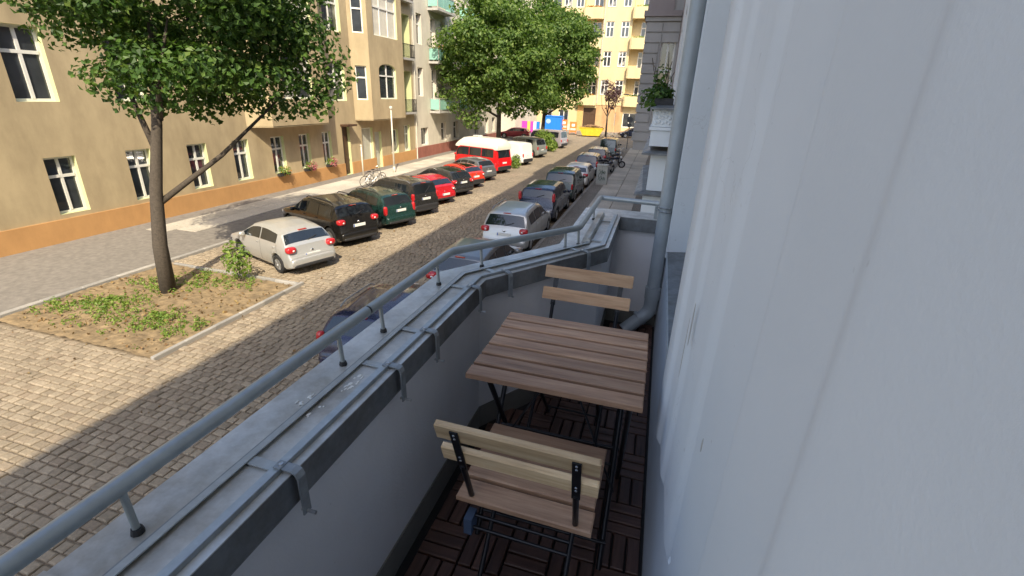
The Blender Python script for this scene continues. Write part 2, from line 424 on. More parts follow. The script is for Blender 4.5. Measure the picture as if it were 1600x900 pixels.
# ------------------------------------------------------------------ mesh helpers
I4 = Matrix.Identity(4)
WM = {}
class MB:
    """collects shapes, builds ONE mesh"""
    def __init__(s):
        s.v = []; s.f = []
    def add(s, vs, fs):
        n = len(s.v)
        s.v += [tuple(p) for p in vs]
        s.f += [tuple(i + n for i in f) for f in fs]
        return s
    def box(s, x0, x1, y0, y1, z0, z1):
        return s.add([(x0, y0, z0), (x1, y0, z0), (x1, y1, z0), (x0, y1, z0), (x0, y0, z1), (x1, y0, z1), (x1, y1, z1), (x0, y1, z1)],
                     [(0, 3, 2, 1), (4, 5, 6, 7), (0, 1, 5, 4), (1, 2, 6, 5), (2, 3, 7, 6), (3, 0, 4, 7)])
    def cbox(s, x0, x1, y0, y1, z0, z1, c):
        """box with chamfered top edge"""
        return s.add([(x0, y0, z0), (x1, y0, z0), (x1, y1, z0), (x0, y1, z0),
                      (x0, y0, z1 - c), (x1, y0, z1 - c), (x1, y1, z1 - c), (x0, y1, z1 - c),
                      (x0 + c, y0 + c, z1), (x1 - c, y0 + c, z1), (x1 - c, y1 - c, z1), (x0 + c, y1 - c, z1)],
                     [(0, 3, 2, 1), (8, 9, 10, 11)] + [(i, (i + 1) % 4, 4 + (i + 1) % 4, 4 + i) for i in range(4)] +
                     [(4 + i, 4 + (i + 1) % 4, 8 + (i + 1) % 4, 8 + i) for i in range(4)])
    def obox(s, M, x0, x1, y0, y1, z0, z1):
        t = MB().box(x0, x1, y0, y1, z0, z1)
        return s.add([M @ Vector(p) for p in t.v], t.f)
    def bar(s, a, b, w, h, up=(0, 0, 1)):
        """rectangular bar from a to b; w across, h along up"""
        a = Vector(a); b = Vector(b); d = (b - a).normalized(); u = Vector(up)
        sd = d.cross(u)
        if sd.length < 1e-5: sd = d.cross(Vector((1, 0, 0)))
        sd.normalize(); u = sd.cross(d).normalized()
        vs = []
        for p in (a, b):
            for i, j in ((-1, -1), (1, -1), (1, 1), (-1, 1)):
                vs.append(p + sd * (i * w / 2) + u * (j * h / 2))
        return s.add(vs, [(3, 2, 1, 0), (4, 5, 6, 7), (0, 1, 5, 4), (1, 2, 6, 5), (2, 3, 7, 6), (3, 0, 4, 7)])
    def tube(s, pts, r, n=8, cap=True, closed=False):
        pts = [Vector(p) for p in pts]
        rs = r if isinstance(r, (list, tuple)) else [r] * len(pts)
        k = len(pts); vs = []
        prev = None
        for i, p in enumerate(pts):
            if closed:
                t = pts[(i + 1) % k] - pts[i - 1]
            else:
                t = pts[min(i + 1, k - 1)] - pts[max(i - 1, 0)]
            t.normalize()
            if prev is None:
                a = t.cross(Vector((0, 0, 1)))
                if a.length < 1e-3: a = t.cross(Vector((1, 0, 0)))
            else:
                a = prev - t * prev.dot(t)
            a.normalize(); prev = a
            b = t.cross(a)
            for j in range(n):
                an = 2 * math.pi * j / n
                vs.append(p + (a * math.cos(an) + b * math.sin(an)) * rs[i])
        fs = []
        for i in range(k if closed else k - 1):
            i2 = (i + 1) % k
            for j in range(n):
                fs.append((i * n + j, i * n + (j + 1) % n, i2 * n + (j + 1) % n, i2 * n + j))
        if cap and not closed:
            fs.append(tuple(range(n))[::-1]); fs.append(tuple((k - 1) * n + j for j in range(n)))
        return s.add(vs, fs)
    def lathe(s, prof, n=20, M=I4):
        """prof = (r, z) pairs around local z"""
        vs = []; k = len(prof)
        for r, z in prof:
            for j in range(n):
                a = 2 * math.pi * j / n
                vs.append(M @ Vector((r * math.cos(a), r * math.sin(a), z)))
        fs = [(i * n + j, i * n + (j + 1) % n, (i + 1) * n + (j + 1) % n, (i + 1) * n + j) for i in range(k - 1) for j in range(n)]
        if prof[0][0] > 1e-4: fs.append(tuple(range(n))[::-1])
        if prof[-1][0] > 1e-4: fs.append(tuple((k - 1) * n + j for j in range(n)))
        return s.add(vs, fs)
    def prism(s, poly, z0, z1):
        """vertical prism over an xy polygon (counter-clockwise)"""
        n = len(poly)
        vs = [(x, y, z0) for x, y in poly] + [(x, y, z1) for x, y in poly]
        return s.add(vs, [tuple(range(n))[::-1], tuple(range(n, 2 * n))] + [(i, (i + 1) % n, n + (i + 1) % n, n + i) for i in range(n)])
    def sell(s, c, rx, ry, rz, e=0.5, n=10, m=7, M=I4):
        """rounded-box (superellipsoid) shape"""
        def sg(v): return math.copysign(abs(v) ** e, v)
        vs = []; c = Vector(c)
        for i in range(m + 1):
            ph = -math.pi / 2 + math.pi * i / m
            for j in range(n):
                th = 2 * math.pi * j / n
                vs.append(M @ (c + Vector((rx * sg(math.cos(ph)) * sg(math.cos(th)), ry * sg(math.cos(ph)) * sg(math.sin(th)), rz * sg(math.sin(ph))))))
        fs = [(i * n + j, i * n + (j + 1) % n, (i + 1) * n + (j + 1) % n, (i + 1) * n + j) for i in range(m) for j in range(n)]
        return s.add(vs, fs)
    def mesh(s, name, mat, smooth=False, angle=None):
        me = bpy.data.meshes.new(name)
        me.from_pydata(s.v, [], s.f)
        me.materials.append(MATS[mat] if isinstance(mat, str) else mat)
        if smooth:
            me.polygons.foreach_set('use_smooth', [True] * len(me.polygons))
            if angle:
                me.set_sharp_from_angle(angle=R(angle))
        me.update()
        return me
    def build(s, name, mat, parent=None, M=I4, smooth=False, angle=None, **tags):
        return place(name, s.mesh(name, mat, smooth, angle), parent, M, **tags)

def place(name, data, parent=None, M=I4, **tags):
    o = bpy.data.objects.new(name, data)
    COL.objects.link(o)
    if parent is not None:
        o.parent = parent
        o.matrix_basis = WM[parent].inverted() @ M
    else:
        o.matrix_basis = M
    WM[o] = M.copy()
    for k, v in tags.items():
        o[k] = v
    return o
def thing(name, label, cat, loc=(0, 0, 0), rz=0.0, group=None):
    M = Matrix.Translation(loc) @ Matrix.Rotation(rz, 4, 'Z')
    o = place(name, None, None, M, label=label, category=cat)
    o.empty_display_size = 0.2
    if group: o['group'] = group
    return o
def T(x, y, z, rz=0.0):
    return Matrix.Translation((x, y, z)) @ Matrix.Rotation(rz, 4, 'Z')
def struct(mb, name, mat, **kw):
    return mb.build(name, mat, kind='structure', **kw)

# ------------------------------------------------------------------ ground, road, pavements
g = MB().add([(-3000, -3000, -0.06), (3000, -3000, -0.06), (3000, 3000, -0.06), (-3000, 3000, -0.06)], [(0, 1, 2, 3)])
struct(g, 'ground', 'far_ground')
KX = -4.13                                # kerb of the own pavement
road = struct(MB().add([(-15.2, -40, 0), (KX, -40, 0), (KX, 160, 0), (-15.2, 160, 0)], [(0, 1, 2, 3)]), 'road', 'cobble_far')
struct(MB().add([(-60, 62, 0.004), (-15.2, 62, 0.004), (-15.2, 74, 0.004), (-60, 74, 0.004)], [(0, 1, 2, 3)]), 'side_road', 'cobble_far')
struct(MB().add([(KX, 61.5, 0.004), (40, 61.5, 0.004), (40, 74, 0.004), (KX, 74, 0.004)], [(0, 1, 2, 3)]), 'side_road', 'cobble_far')
# sand bed under the cobbles that can be told apart
NEAR_Y0, NEAR_Y1 = 1.2, 27.0
MB().add([(-15.1, NEAR_Y0, 0.006), (KX - 0.05, NEAR_Y0, 0.006), (KX - 0.05, NEAR_Y1, 0.006), (-15.1, NEAR_Y1, 0.006)], [(0, 1, 2, 3)]).build('sand_bed', 'joint_sand', road)
rng = random.Random(3)
cob = []                                   # (cx, cy, hx, hy, h)
y = NEAR_Y0
while y < NEAR_Y1:
    dy = rng.uniform(0.15, 0.19)
    x = -15.1 + rng.uniform(0, 0.15)
    while x < KX - 0.15:
        dx = rng.uniform(0.15, 0.25)
        if x + dx > KX - 0.05: break
        if not (x < -9.75 and 6.3 < y < 11.1):      # tree bed
            cob.append((x + dx / 2, y + dy / 2 + rng.uniform(-0.01, 0.01), dx / 2 - 0.009, dy / 2 - 0.008, 0.03 + rng.uniform(-0.008, 0.010)))
        x += dx
    y += dy
def cobble_shape(mb, cx, cy, hx, hy, h, tx, ty):
    k = 0.022
    vs = []
    for (a, b) in ((-1, -1), (1, -1), (1, 1), (-1, 1)):
        vs.append((cx + a * hx, cy + b * hy, 0.0))
    for (a, b) in ((-1, -1), (1, -1), (1, 1), (-1, 1)):
        vs.append((cx + a * hx * 0.96, cy + b * hy * 0.96, h - 0.012 + a * tx + b * ty))
    for (a, b) in ((-1, -1), (1, -1), (1, 1), (-1, 1)):
        vs.append((cx + a * (hx - k), cy + b * (hy - k), h + a * tx + b * ty))
    fs = [(8, 9, 10, 11)]
    for i in range(4):
        j = (i + 1) % 4
        fs += [(i, j, 4 + j, 4 + i), (4 + i, 4 + j, 8 + j, 8 + i)]
    mb.add(vs, fs)
# the three hundred that show largest: nearest visible ones beyond the parapet
def shows(c):
    d = Vector((c[0], c[1], 0)) - Vector(CAM_POS)
    q = Vector((d.dot(right), d.dot(down), d.dot(fwd)))
    u, v = CX + FPX * q.x / q.z, CY + FPX * q.y / q.z
    if not (415 < u < 700 and 380 < v < 640): return 1e9
    if v > 578 - 0.68 * (u - 423): return 1e9          # hidden by the handrail and the ledge
    return d.length
order = sorted(range(len(cob)), key=lambda i: shows(cob[i]))
single = set(order[:300])
big = MB()
for i, c in enumerate(cob):
    tx, ty = rng.uniform(-0.004, 0.004), rng.uniform(-0.004, 0.004)
    if i in single:
        m = MB(); cobble_shape(m, 0, 0, c[2], c[3], c[4], tx, ty)
        m.build('cobble', 'cobble', road, T(c[0], c[1], 0.005))
    else:
        cobble_shape(big, *c, tx, ty)
big.build('cobbles', 'cobble', road, T(0, 0, 0.005), kind='stuff')

# own pavement: mosaic strips, two rows of big slabs, granite kerb
pave = struct(MB().box(KX + 0.16, 0.155, -40, 61.3, -0.05, 0.118), 'pavement', 'mosaic')
slab_a = MB().cbox(-0.56, 0.56, -0.49, 0.49, -0.03, 0.03, 0.006).mesh('paving_slab', 'slab')
for row, cx in enumerate((-2.63, -1.47)):
    for k in range(60):
        yy = 4.0 + k * 1.0 + row * 0.43
        if yy > 60.2: break
        place('paving_slab', slab_a, pave, T(cx + rng.uniform(-0.006, 0.006), yy, 0.118 + rng.uniform(-0.004, 0.006)) @ Matrix.Rotation(rng.uniform(-0.006, 0.006), 4, 'X'))
kerb_m = MB().cbox(-0.08, 0.08, -0.495, 0.495, -0.1, 0.12, 0.015).mesh('kerb_stone', 'kerb')
for k in range(60):
    place('kerb_stone', kerb_m, pave, T(KX + 0.08 + rng.uniform(-0.006, 0.006), 2.0 + k * 1.0, 0.006 + rng.uniform(-0.006, 0.006)))
# pavement opposite
pav2 = struct(MB().box(-20.12, -15.2, -40, 61.8, -0.05, 0.118), 'pavement', 'asphalt')
slab_b = MB().cbox(-0.49, 0.49, -0.49, 0.49, -0.03, 0.03, 0.006).mesh('paving_slab', 'slab')
for row, cx in enumerate((-18.6, -17.6)):
    for k in range(44):
        place('paving_slab', slab_b, pav2, T(cx, 14.0 + k * 1.0 + row * 0.5, 0.118 + rng.uniform(-0.003, 0.005)))
for k in range(46):
    if 6.0 < 2 + k < 0: continue
    place('kerb_stone', kerb_m, pav2, T(-15.12, 6.0 + k * 1.0, 0.006 + rng.uniform(-0.006, 0.006)))
# pavement in front of the yellow house
pav3 = struct(MB().box(-40, 30, 82.0, 88.0, -0.05, 0.12), 'pavement', 'mosaic')

# ------------------------------------------------------------------ facades
def facade_mesh(w, h, ops, depth, base=0.0):
    """wall in local (u, -n, v): front plane y=0, reveals go to y=+depth. ops: (u0,u1,v0,v1,arch)"""
    wall, jambs = MB(), []
    us = sorted(set([0.0, w] + [o[0] for o in ops] + [o[1] for o in ops]))
    vs = sorted(set([base, h] + [o[2] for o in ops] + [o[3] for o in ops]))
    for i in range(len(us) - 1):
        for j in range(len(vs) - 1):
            a, b, c, d = us[i], us[i + 1], vs[j], vs[j + 1]
            mu, mv = (a + b) / 2, (c + d) / 2
            if any(o[0] < mu < o[1] and o[2] < mv < o[3] for o in ops): continue
            wall.add([(a, 0, c), (b, 0, c), (b, 0, d), (a, 0, d)], [(0, 1, 2, 3)])
    for o in ops:
        u0, u1, v0, v1 = o[:4]; arch = o[4] if len(o) > 4 else 0.0
        vt = v1 - arch
        jamb = MB(); jambs.append(jamb)
        jamb.add([(u0, 0, v0), (u0, depth, v0), (u0, depth, vt), (u0, 0, vt)], [(0, 1, 2, 3)])
        jamb.add([(u1, 0, v0), (u1, depth, v0), (u1, depth, vt), (u1, 0, vt)], [(3, 2, 1, 0)])
        jamb.add([(u0, 0, v0), (u1, 0, v0), (u1, depth, v0), (u0, depth, v0)], [(0, 1, 2, 3)])
        if arch <= 0:
            jamb.add([(u0, 0, v1), (u1, 0, v1), (u1, depth, v1), (u0, depth, v1)], [(3, 2, 1, 0)])
        else:
            n = 10; c = (u0 + u1) / 2; hw = (u1 - u0) / 2
            ap = [(c - hw * math.cos(math.pi * k / n), vt + arch * math.sin(math.pi * k / n)) for k in range(n + 1)]
            for k in range(n):
                p, q = ap[k], ap[k + 1]
                jamb.add([(p[0], 0, p[1]), (q[0], 0, q[1]), (q[0], depth, q[1]), (p[0], depth, p[1])], [(3, 2, 1, 0)])
                wall.add([(p[0], 0, p[1]), (q[0], 0, q[1]), (q[0], 0, v1), (p[0], 0, v1)], [(0, 1, 2, 3)])
    return wall, jambs
def put_reveals(jambs, mat, parent, M):
    for j in jambs: j.build('reveal', mat, parent, M)
WCACHE = {}
def window(parent, M, w, h, kind='cross', frame='window_white', fw=0.07, sill=None, glass='window_glass'):
    """frame with real depth; local x across, z up, y inward; origin lower left"""
    if glass == 'window_glass': glass = ('window_glass', 'pane_curtain', 'window_glass', 'pane_blind', 'window_glass')[int(abs(M.translation.y * 7.3 + M.translation.z * 3.1 + M.translation.x * 1.7)) % 5]
    key = (round(w, 2), round(h, 2), kind, frame, fw, glass)
    if key not in WCACHE:
        f, p = MB(), MB()
        f.box(0, w, 0, 0.08, 0, fw); f.box(0, w, 0, 0.08, h - fw, h)
        f.box(0, fw, 0, 0.08, fw, h - fw); f.box(w - fw, w, 0, 0.08, fw, h - fw)
        mu = []; tr = []
        if kind in ('cross', 'double', 'triple'):
            mu = [w / 2] if kind != 'triple' else [w / 3, 2 * w / 3]
        if kind in ('cross', 'transom', 'triple'):
            tr = [h * 0.66]
        for x in mu: f.box(x - fw * 0.55, x + fw * 0.55, -0.012, 0.07, fw, h - fw)
        for z in tr: f.box(fw, w - fw, -0.018, 0.075, z - fw * 0.6, z + fw * 0.6)
        xs = [fw] + [v for x in mu for v in (x - fw * 0.55, x + fw * 0.55)] + [w - fw]
        zs = [fw] + [v for z in tr for v in (z - fw * 0.6, z + fw * 0.6)] + [h - fw]
        for i in range(0, len(xs), 2):
            for j in range(0, len(zs), 2):
                p.box(xs[i], xs[i + 1], 0.035, 0.05, zs[j], zs[j + 1])
        WCACHE[key] = (f.mesh('window', frame), p.mesh('pane', glass))
    fm, pm = WCACHE[key]
    o = place('window', fm, parent, M)
    place('pane', pm, o, M)
    if sill:
        MB().box(-0.06, w + 0.06, -sill, 0.0, -0.06, -0.004).build('sill', 'concrete', o, M)
    return o
def house(name, label, M, w, h, depth_b, ops, wallmat, jambmat, rev=0.22, base=0.0, roof=True, wins=True, kinds=None):
    """house block: front wall with openings, reveals, sides, back, roof; M maps local (u, inward, v) to the world"""
    t = thing(name, label, 'building', tuple(M.translation))
    wl, jb = facade_mesh(w, h, ops, rev, base)
    wl.add([(0, 0, base), (0, depth_b, base), (0, depth_b, h), (0, 0, h)], [(3, 2, 1, 0)])
    wl.add([(w, 0, base), (w, depth_b, base), (w, depth_b, h), (w, 0, h)], [(0, 1, 2, 3)])
    wl.add([(0, depth_b, base), (w, depth_b, base), (w, depth_b, h), (0, depth_b, h)], [(3, 2, 1, 0)])
    wl.build('wall', wallmat, t, M)
    put_reveals(jb, jambmat, t, M)
    if roof:
        r = MB()
        r.add([(-0.3, -0.35, h), (w + 0.3, -0.35, h), (w + 0.3, -0.35, h + 0.25), (-0.3, -0.35, h + 0.25),
               (-0.3, depth_b + 0.3, h), (w + 0.3, depth_b + 0.3, h), (w + 0.3, depth_b + 0.3, h + 0.25), (-0.3, depth_b + 0.3, h + 0.25),
               (-0.3, depth_b * 0.3, h + 2.6), (w + 0.3, depth_b * 0.3, h + 2.6), (-0.3, depth_b * 0.7, h + 2.6), (w + 0.3, depth_b * 0.7, h + 2.6)],
              [(0, 1, 2, 3), (0, 4, 5, 1), (3, 2, 9, 8), (8, 9, 11, 10), (10, 11, 6, 7), (7, 6, 5, 4), (0, 3, 8, 10, 7, 4), (1, 5, 6, 11, 9, 2)])
        r.build('roof', 'roof_tile', t, M)
    return t
def wall_frame(x, y0, sgn=1):
    """local frame of a facade facing +X (sgn 1: the houses opposite): u runs along +Y, inward is -X"""
    return Matrix(((0, -1, 0, x), (1, 0, 0, y0), (0, 0, 1, 0), (0, 0, 0, 1)))
def frame_on(P, u):
    u = Vector((u[0], u[1], 0)).normalized(); z = Vector((0, 0, 1)); y = z.cross(u)
    m = Matrix((u, y, z)).transposed().to_4x4(); m.translation = Vector(P)
    return m
def railing(parent, pts, z0, h, mat='iron', n_per_m=9, name='railing'):
    mb = MB()
    for a, b in zip(pts[:-1], pts[1:]):
        a = Vector(a); b = Vector(b)
        mb.bar(a + Vector((0, 0, z0 + h)), b + Vector((0, 0, z0 + h)), 0.05, 0.04)
        mb.bar(a + Vector((0, 0, z0 + 0.08)), b + Vector((0, 0, z0 + 0.08)), 0.03, 0.03)
        k = max(2, int((b - a).length * n_per_m))
        for i in range(k + 1):
            p = a.lerp(b, i / k)
            mb.bar(p + Vector((0, 0, z0)), p + Vector((0, 0, z0 + h)), 0.022, 0.022, (1, 0, 0))
    return mb.build(name, mat, parent)
def leaf_cloud(mb, c, rad, n, size, rg, flat=0.6):
    """leaf-sized folded faces scattered in a clump"""
    for _ in range(n):
        while True:
            d = Vector((rg.uniform(-1, 1), rg.uniform(-1, 1), rg.uniform(-1, 1)))
            if 0.05 < d.length < 1: break
        p = Vector(c) + Vector((d.x * rad[0], d.y * rad[1], d.z * rad[2]))
        nrm = (d.normalized() + Vector((rg.uniform(-1, 1), rg.uniform(-1, 1), rg.uniform(-0.3, 1.3))) * 0.8).normalized()
        a = nrm.cross(Vector((rg.uniform(-1, 1), rg.uniform(-1, 1), rg.uniform(-1, 1))))
        if a.length < 0.01: continue
        a.normalize(); b = nrm.cross(a)
        s = size * rg.uniform(0.6, 1.25); fold = nrm * s * 0.18
        mb.add([p - a * s * 0.5, p - a * s * 0.1 + b * s * 0.38 + fold, p + a * s * 0.55, p - a * s * 0.1 - b * s * 0.38 + fold], [(0, 2, 1), (0, 3, 2)])

# ================================================================== house opposite: beige with two bays
FX = -20.12
Y0 = 2.0
ML = wall_frame(FX, Y0)
beige_w = 38.65 - Y0
def yy(a, b, z0, z1, arch=0.0): return (a - Y0, b - Y0, z0, z1, arch)
gf = [yy(21.97, 22.95, 1.08, 3.05), yy(24.2, 25.12, 1.08, 3.05), yy(26.3, 27.18, 1.08, 3.05), yy(30.65, 32.05, 0.75, 3.06), yy(34.6, 35.75, 0.95, 2.75), yy(36.75, 37.7, 0.93, 2.98),
      yy(19.4, 20.4, 1.08, 3.05), yy(16.9, 17.9, 1.08, 3.05), yy(14.2, 15.2, 1.08, 3.05), yy(11.4, 12.4, 1.08, 3.05), yy(8.6, 9.6, 1.08, 3.05), yy(5.6, 6.6, 1.08, 3.05)]
doors = [yy(28.38, 29.22, 0.12, 3.28), yy(32.3, 33.2, 0.12, 2.72)]
up = []
for k in range(4):
    b0 = 4.86 + 4.0 * k
    up += [yy(27.5, 29.25, b0, b0 + 2.35, 0.45 if k == 0 else 0.0)]
    for yw in (17.6, 14.4, 11.2, 8.0, 5.0):
        up.append(yy(yw, yw + 1.25, b0, b0 + 2.3, 0.0))
logg = [yy(36.45, 38.35, 4.0 + 4.0 * k, 7.05 + 4.0 * k) for k in range(4)]
bay_h = 16.2
beige = house('apartment_building', 'beige plastered apartment house with polygonal bays and orange plinth opposite the balcony', ML, beige_w, 19.6, 12.0, gf + doors + up, 'beige_plaster', 'jamb_green', 0.26)
# the loggias: reveals one metre deep
_, jl = facade_mesh(beige_w, 19.6, logg, 1.0)
for o in list(beige.children):
    if o.name.startswith('wall'):
        wl, _ = facade_mesh(beige_w, 19.6, gf + doors + up + logg, 0.26)
        n = len(wl.f)
        wl.add([(0, 0, 0), (0, 12, 0), (0, 12, 19.6), (0, 0, 19.6)], [(3, 2, 1, 0)])
        wl.add([(beige_w, 0, 0), (beige_w, 12, 0), (beige_w, 12, 19.6), (beige_w, 0, 19.6)], [(0, 1, 2, 3)])
        o.data = wl.mesh('wall', 'beige_plaster')
put_reveals(jl, 'jamb_green', beige, ML)
for i, o in enumerate(gf):
    kind = 'single' if i == 3 else ('double' if i in (4,) else 'cross')
    gl = 'shop_grey' if i == 3 else 'window_glass'
    window(beige, ML @ Matrix.Translation((o[0], 0.18, o[2])), o[1] - o[0], o[3] - o[2], kind, 'window_white', 0.08, glass=gl)
for i, o in enumerate(up):
    window(beige, ML @ Matrix.Translation((o[0], 0.2, o[2])), o[1] - o[0], o[3] - o[2], 'cross', 'window_white', 0.09, sill=0.12)
for i, o in enumerate(doors):
    dw, dh = o[1] - o[0], o[3] - o[2]
    d = MB(); d.box(0, dw, 0, 0.07, 0, dh)
    M = ML @ Matrix.Translation((o[0], 0.2, o[2]))
    dd = d.build('door', 'door_brown' if i == 0 else 'shop_grey', beige, M)
    p = MB()
    for (a, b) in ((0.1, 0.46), (0.54, 0.9)):
        for (c, e) in ((0.06, 0.36), (0.42, 0.80)):
            p.box(a * dw, b * dw, -0.025, -0.002, c * dh, e * dh)
    p.build('door_panel', 'door_brown' if i == 0 else 'shop_grey', dd, M)
    MB().sell((dw * 0.86, -0.05, 1.05), 0.03, 0.04, 0.06).build('handle', 'chrome', dd, M)
for k, o in enumerate(logg):
    M = ML @ Matrix.Translation((o[0], 0.98, o[2]))
    window(beige, M, o[1] - o[0], o[3] - o[2], 'double', 'green_panel' if k == 9 else 'window_white', 0.12)
    b = MB(); b.box(0.0, o[1] - o[0], -0.45, 1.0, -0.16, -0.004)
    bal = b.build('balcony_slab', 'concrete', beige, ML @ Matrix.Translation((o[0], 0, o[2])))
    ya, yb = o[0] + Y0 + 0.03, o[1] + Y0 - 0.03
    rl = railing(beige, [(FX + 0.02, ya, 0), (FX + 0.42, ya, 0), (FX + 0.42, yb, 0), (FX + 0.02, yb, 0)], o[2], 0.95)
# plinth, string course, pilaster strips proud of the wall
pl = MB()
cuts = sorted([(o[0] - 0.0, o[1] + 0.0) for o in doors])
a = 0.0
for c0, c1 in cuts + [(beige_w, beige_w)]:
    pl.box(a, c0, -0.06, -0.002, 0.0, 0.92 if a < 28 - Y0 else 0.90)
    a = c1
pl.build('plinth', 'orange_plinth', beige, ML)
MB().box(0, beige_w, -0.08, -0.002, 19.2, 19.6).build('cornice', 'beige_plaster', beige, ML)
# the two bays
def bay(ya, yb, parent):
    pr = 0.92; fc = 0.8
    pts = [(FX, ya), (FX + pr, ya + fc), (FX + pr, yb - fc), (FX, yb)]
    zb = 3.62
    for i in range(3):
        A, B = Vector(pts[i]), Vector(pts[i + 1])
        w = (B - A).length
        M = frame_on((A.x, A.y, 0), (B - A))
        ops = []
        for k in range(3):
            if i == 1:
                if k == 0: ops.append((w * 0.24, w * 0.74, 5.0, 7.3, 0.4))
                else: ops.append((w * 0.16, w * 0.84, 4.98 + 4.0 * k, 7.3 + 4.0 * k + 0.3, 0.0))
            else:
                ops.append((w * 0.2, w * 0.8, 4.93 + 4.05 * k, 7.05 + 4.05 * k, 0.0))
        wl, jb = facade_mesh(w, bay_h, ops, 0.16, zb)
        wl.build('bay_wall', 'beige_plaster', parent, M)
        put_reveals(jb, 'jamb_green', parent, M)
        for q, o in enumerate(ops):
            kd = 'triple' if (i == 1 and q > 0) else ('cross' if i == 1 else 'transom')
            window(parent, M @ Matrix.Translation((o[0], 0.12, o[2])), o[1] - o[0], o[3] - o[2], kd, 'window_white', 0.08, sill=0.1, glass='window_glass' if not (i == 1 and q > 0) else 'curtain')
    bm_ = MB().prism(pts, zb - 0.02, zb + 0.04)
    bm_.build('bay_floor', 'beige_plaster', parent)
    MB().prism([(FX, ya), (FX + pr + 0.1, ya + fc), (FX + pr + 0.1, yb - fc), (FX, yb)], bay_h, bay_h + 0.25).build('bay_roof', 'dark_zinc', parent)
bay(30.02, 36.25, beige)
bay(20.5, 26.7, beige)
# window boxes with flowers on the ground floor sills
for i, (yv, lab, mt) in enumerate(((22.46, 'window box of green leaves under the house window by the tree bed', 'leaf_light'), (24.66, 'window box of pink flowers between two other flower boxes', 'flower_pink'), (26.74, 'window box of bright pink flowers beside the brown house door', 'flower_pink'))):
    t = thing('flower_box', lab, 'flower box', (FX + 0.16, yv, 0.94), 0, 'flower boxes on the beige house')
    M = T(FX + 0.16, yv, 0.94)
    MB().box(-0.1, 0.1, -0.42, 0.42, 0, 0.17).build('box', 'trim', t, M)
    rg = random.Random(50 + i)
    l = MB(); leaf_cloud(l, (0.03, 0, 0.28), (0.26, 0.45, 0.30), 150, 0.11, rg); l.build('leaves', 'leaf_light', t, M)
    l = MB(); leaf_cloud(l, (0.12, 0.05, 0.26), (0.24, 0.42, 0.30), 45 if mt == 'leaf_light' else 170, 0.09, rg); l.build('blossoms', mt if mt != 'leaf_light' else 'flower_orange', t, M)

# ================================================================== white house next door
WY0, WY1 = 38.66, 61.8
MW = wall_frame(FX, WY0)
ww = WY1 - WY0
def wy(a, b, z0, z1): return (a - WY0, b - WY0, z0, z1, 0.0)
ops = [wy(39.8, 41.2, 1.12, 2.62)]
for k in range(4):
    z = 5.2 + 4.0 * k
    ops += [wy(39.55, 40.5, z, z + 2.25), wy(42.2, 43.1, z - 0.5, z + 2.2), wy(44.3, 45.2, z, z + 2.2), wy(47.2, 48.1, z, z + 2.2), wy(49.6, 50.5, z - 0.5, z + 2.2), wy(53.0, 54.0, z, z + 2.2), wy(56.0, 57.0, z, z + 2.2), wy(59.0, 60.0, z, z + 2.2)]
for yv in (44.0, 47.0, 53.0, 56.5, 59.0): ops.append(wy(yv, yv + 1.2, 1.2, 2.9))
white = house('apartment_building', 'white rendered apartment house with red brown plinth and green balcony panels', MW, ww, 19.7, 12.0, ops, 'white_plaster', 'cream_plaster', 0.3)
for i, o in enumerate(ops):
    window(white, MW @ Matrix.Translation((o[0], 0.26, o[2])), o[1] - o[0], o[3] - o[2], 'single' if i == 0 else 'transom', 'window_white', 0.07, sill=0.1)
MB().box(0, ww, -0.05, -0.002, 0, 1.04).build('plinth', 'red_plinth', white, MW)
MB().tube([(FX + 0.1, 38.75, 0.1), (FX + 0.1, 38.75, 19.6)], 0.06, 8).build('downpipe', 'pole_paint', white)
def green_balcony(parent, ya, yb, z, plants=None, seed=0):
    x0, x1 = FX, FX + 0.95
    s = MB().box(x0, x1, ya, yb, z - 0.18, z).build('balcony_slab', 'concrete', parent)
    p = MB()
    p.box(x0 + 0.06, x1 - 0.06, ya + 0.02, ya + 0.05, z + 0.12, z + 0.98)
    k = max(2, int((yb - ya) / 1.0))
    for i in range(k):
        a = ya + 0.06 + (yb - ya - 0.12) * i / k
        b = ya + 0.06 + (yb - ya - 0.12) * (i + 1) / k - 0.06
        p.box(x1 - 0.05, x1 - 0.02, a, b, z + 0.12, z + 0.98)
    p.box(x0 + 0.06, x1 - 0.06, yb - 0.05, yb - 0.02, z + 0.12, z + 0.98)
    p.build('green_panel', 'green_panel', parent)
    r = MB()
    for q0, q1 in (((x0, ya + 0.03), (x1, ya + 0.03)), ((x1, ya + 0.03), (x1, yb - 0.03)), ((x1, yb - 0.03), (x0, yb - 0.03))):
        r.bar((q0[0], q0[1], z + 1.03), (q1[0], q1[1], z + 1.03), 0.05, 0.05)
    for q in ((x1, ya + 0.03), (x1, yb - 0.03)): r.bar((q[0], q[1], z), (q[0], q[1], z + 1.03), 0.05, 0.05, (1, 0, 0))
    r.build('handrail', 'concrete', parent)
    if plants:
        l = MB(); leaf_cloud(l, (x1 - 0.1, (ya + yb) / 2, z + 1.12), (0.22, (yb - ya) / 2, 0.25), 220, 0.13, random.Random(seed)); l.build('balcony_flowers', plants, parent)
for k, pl_ in ((0, 'leaf_light'), (1, 'flower_orange'), (2, None), (3, None)):
    green_balcony(white, 41.7, 45.4, 4.0 + 4.05 * k, pl_, k)
for k, pl_ in ((0, None), (1, None), (2, 'leaf_light'), (3, None)):
    green_balcony(white, 48.6, 52.4, 4.0 + 4.05 * k, pl_, 20 + k)

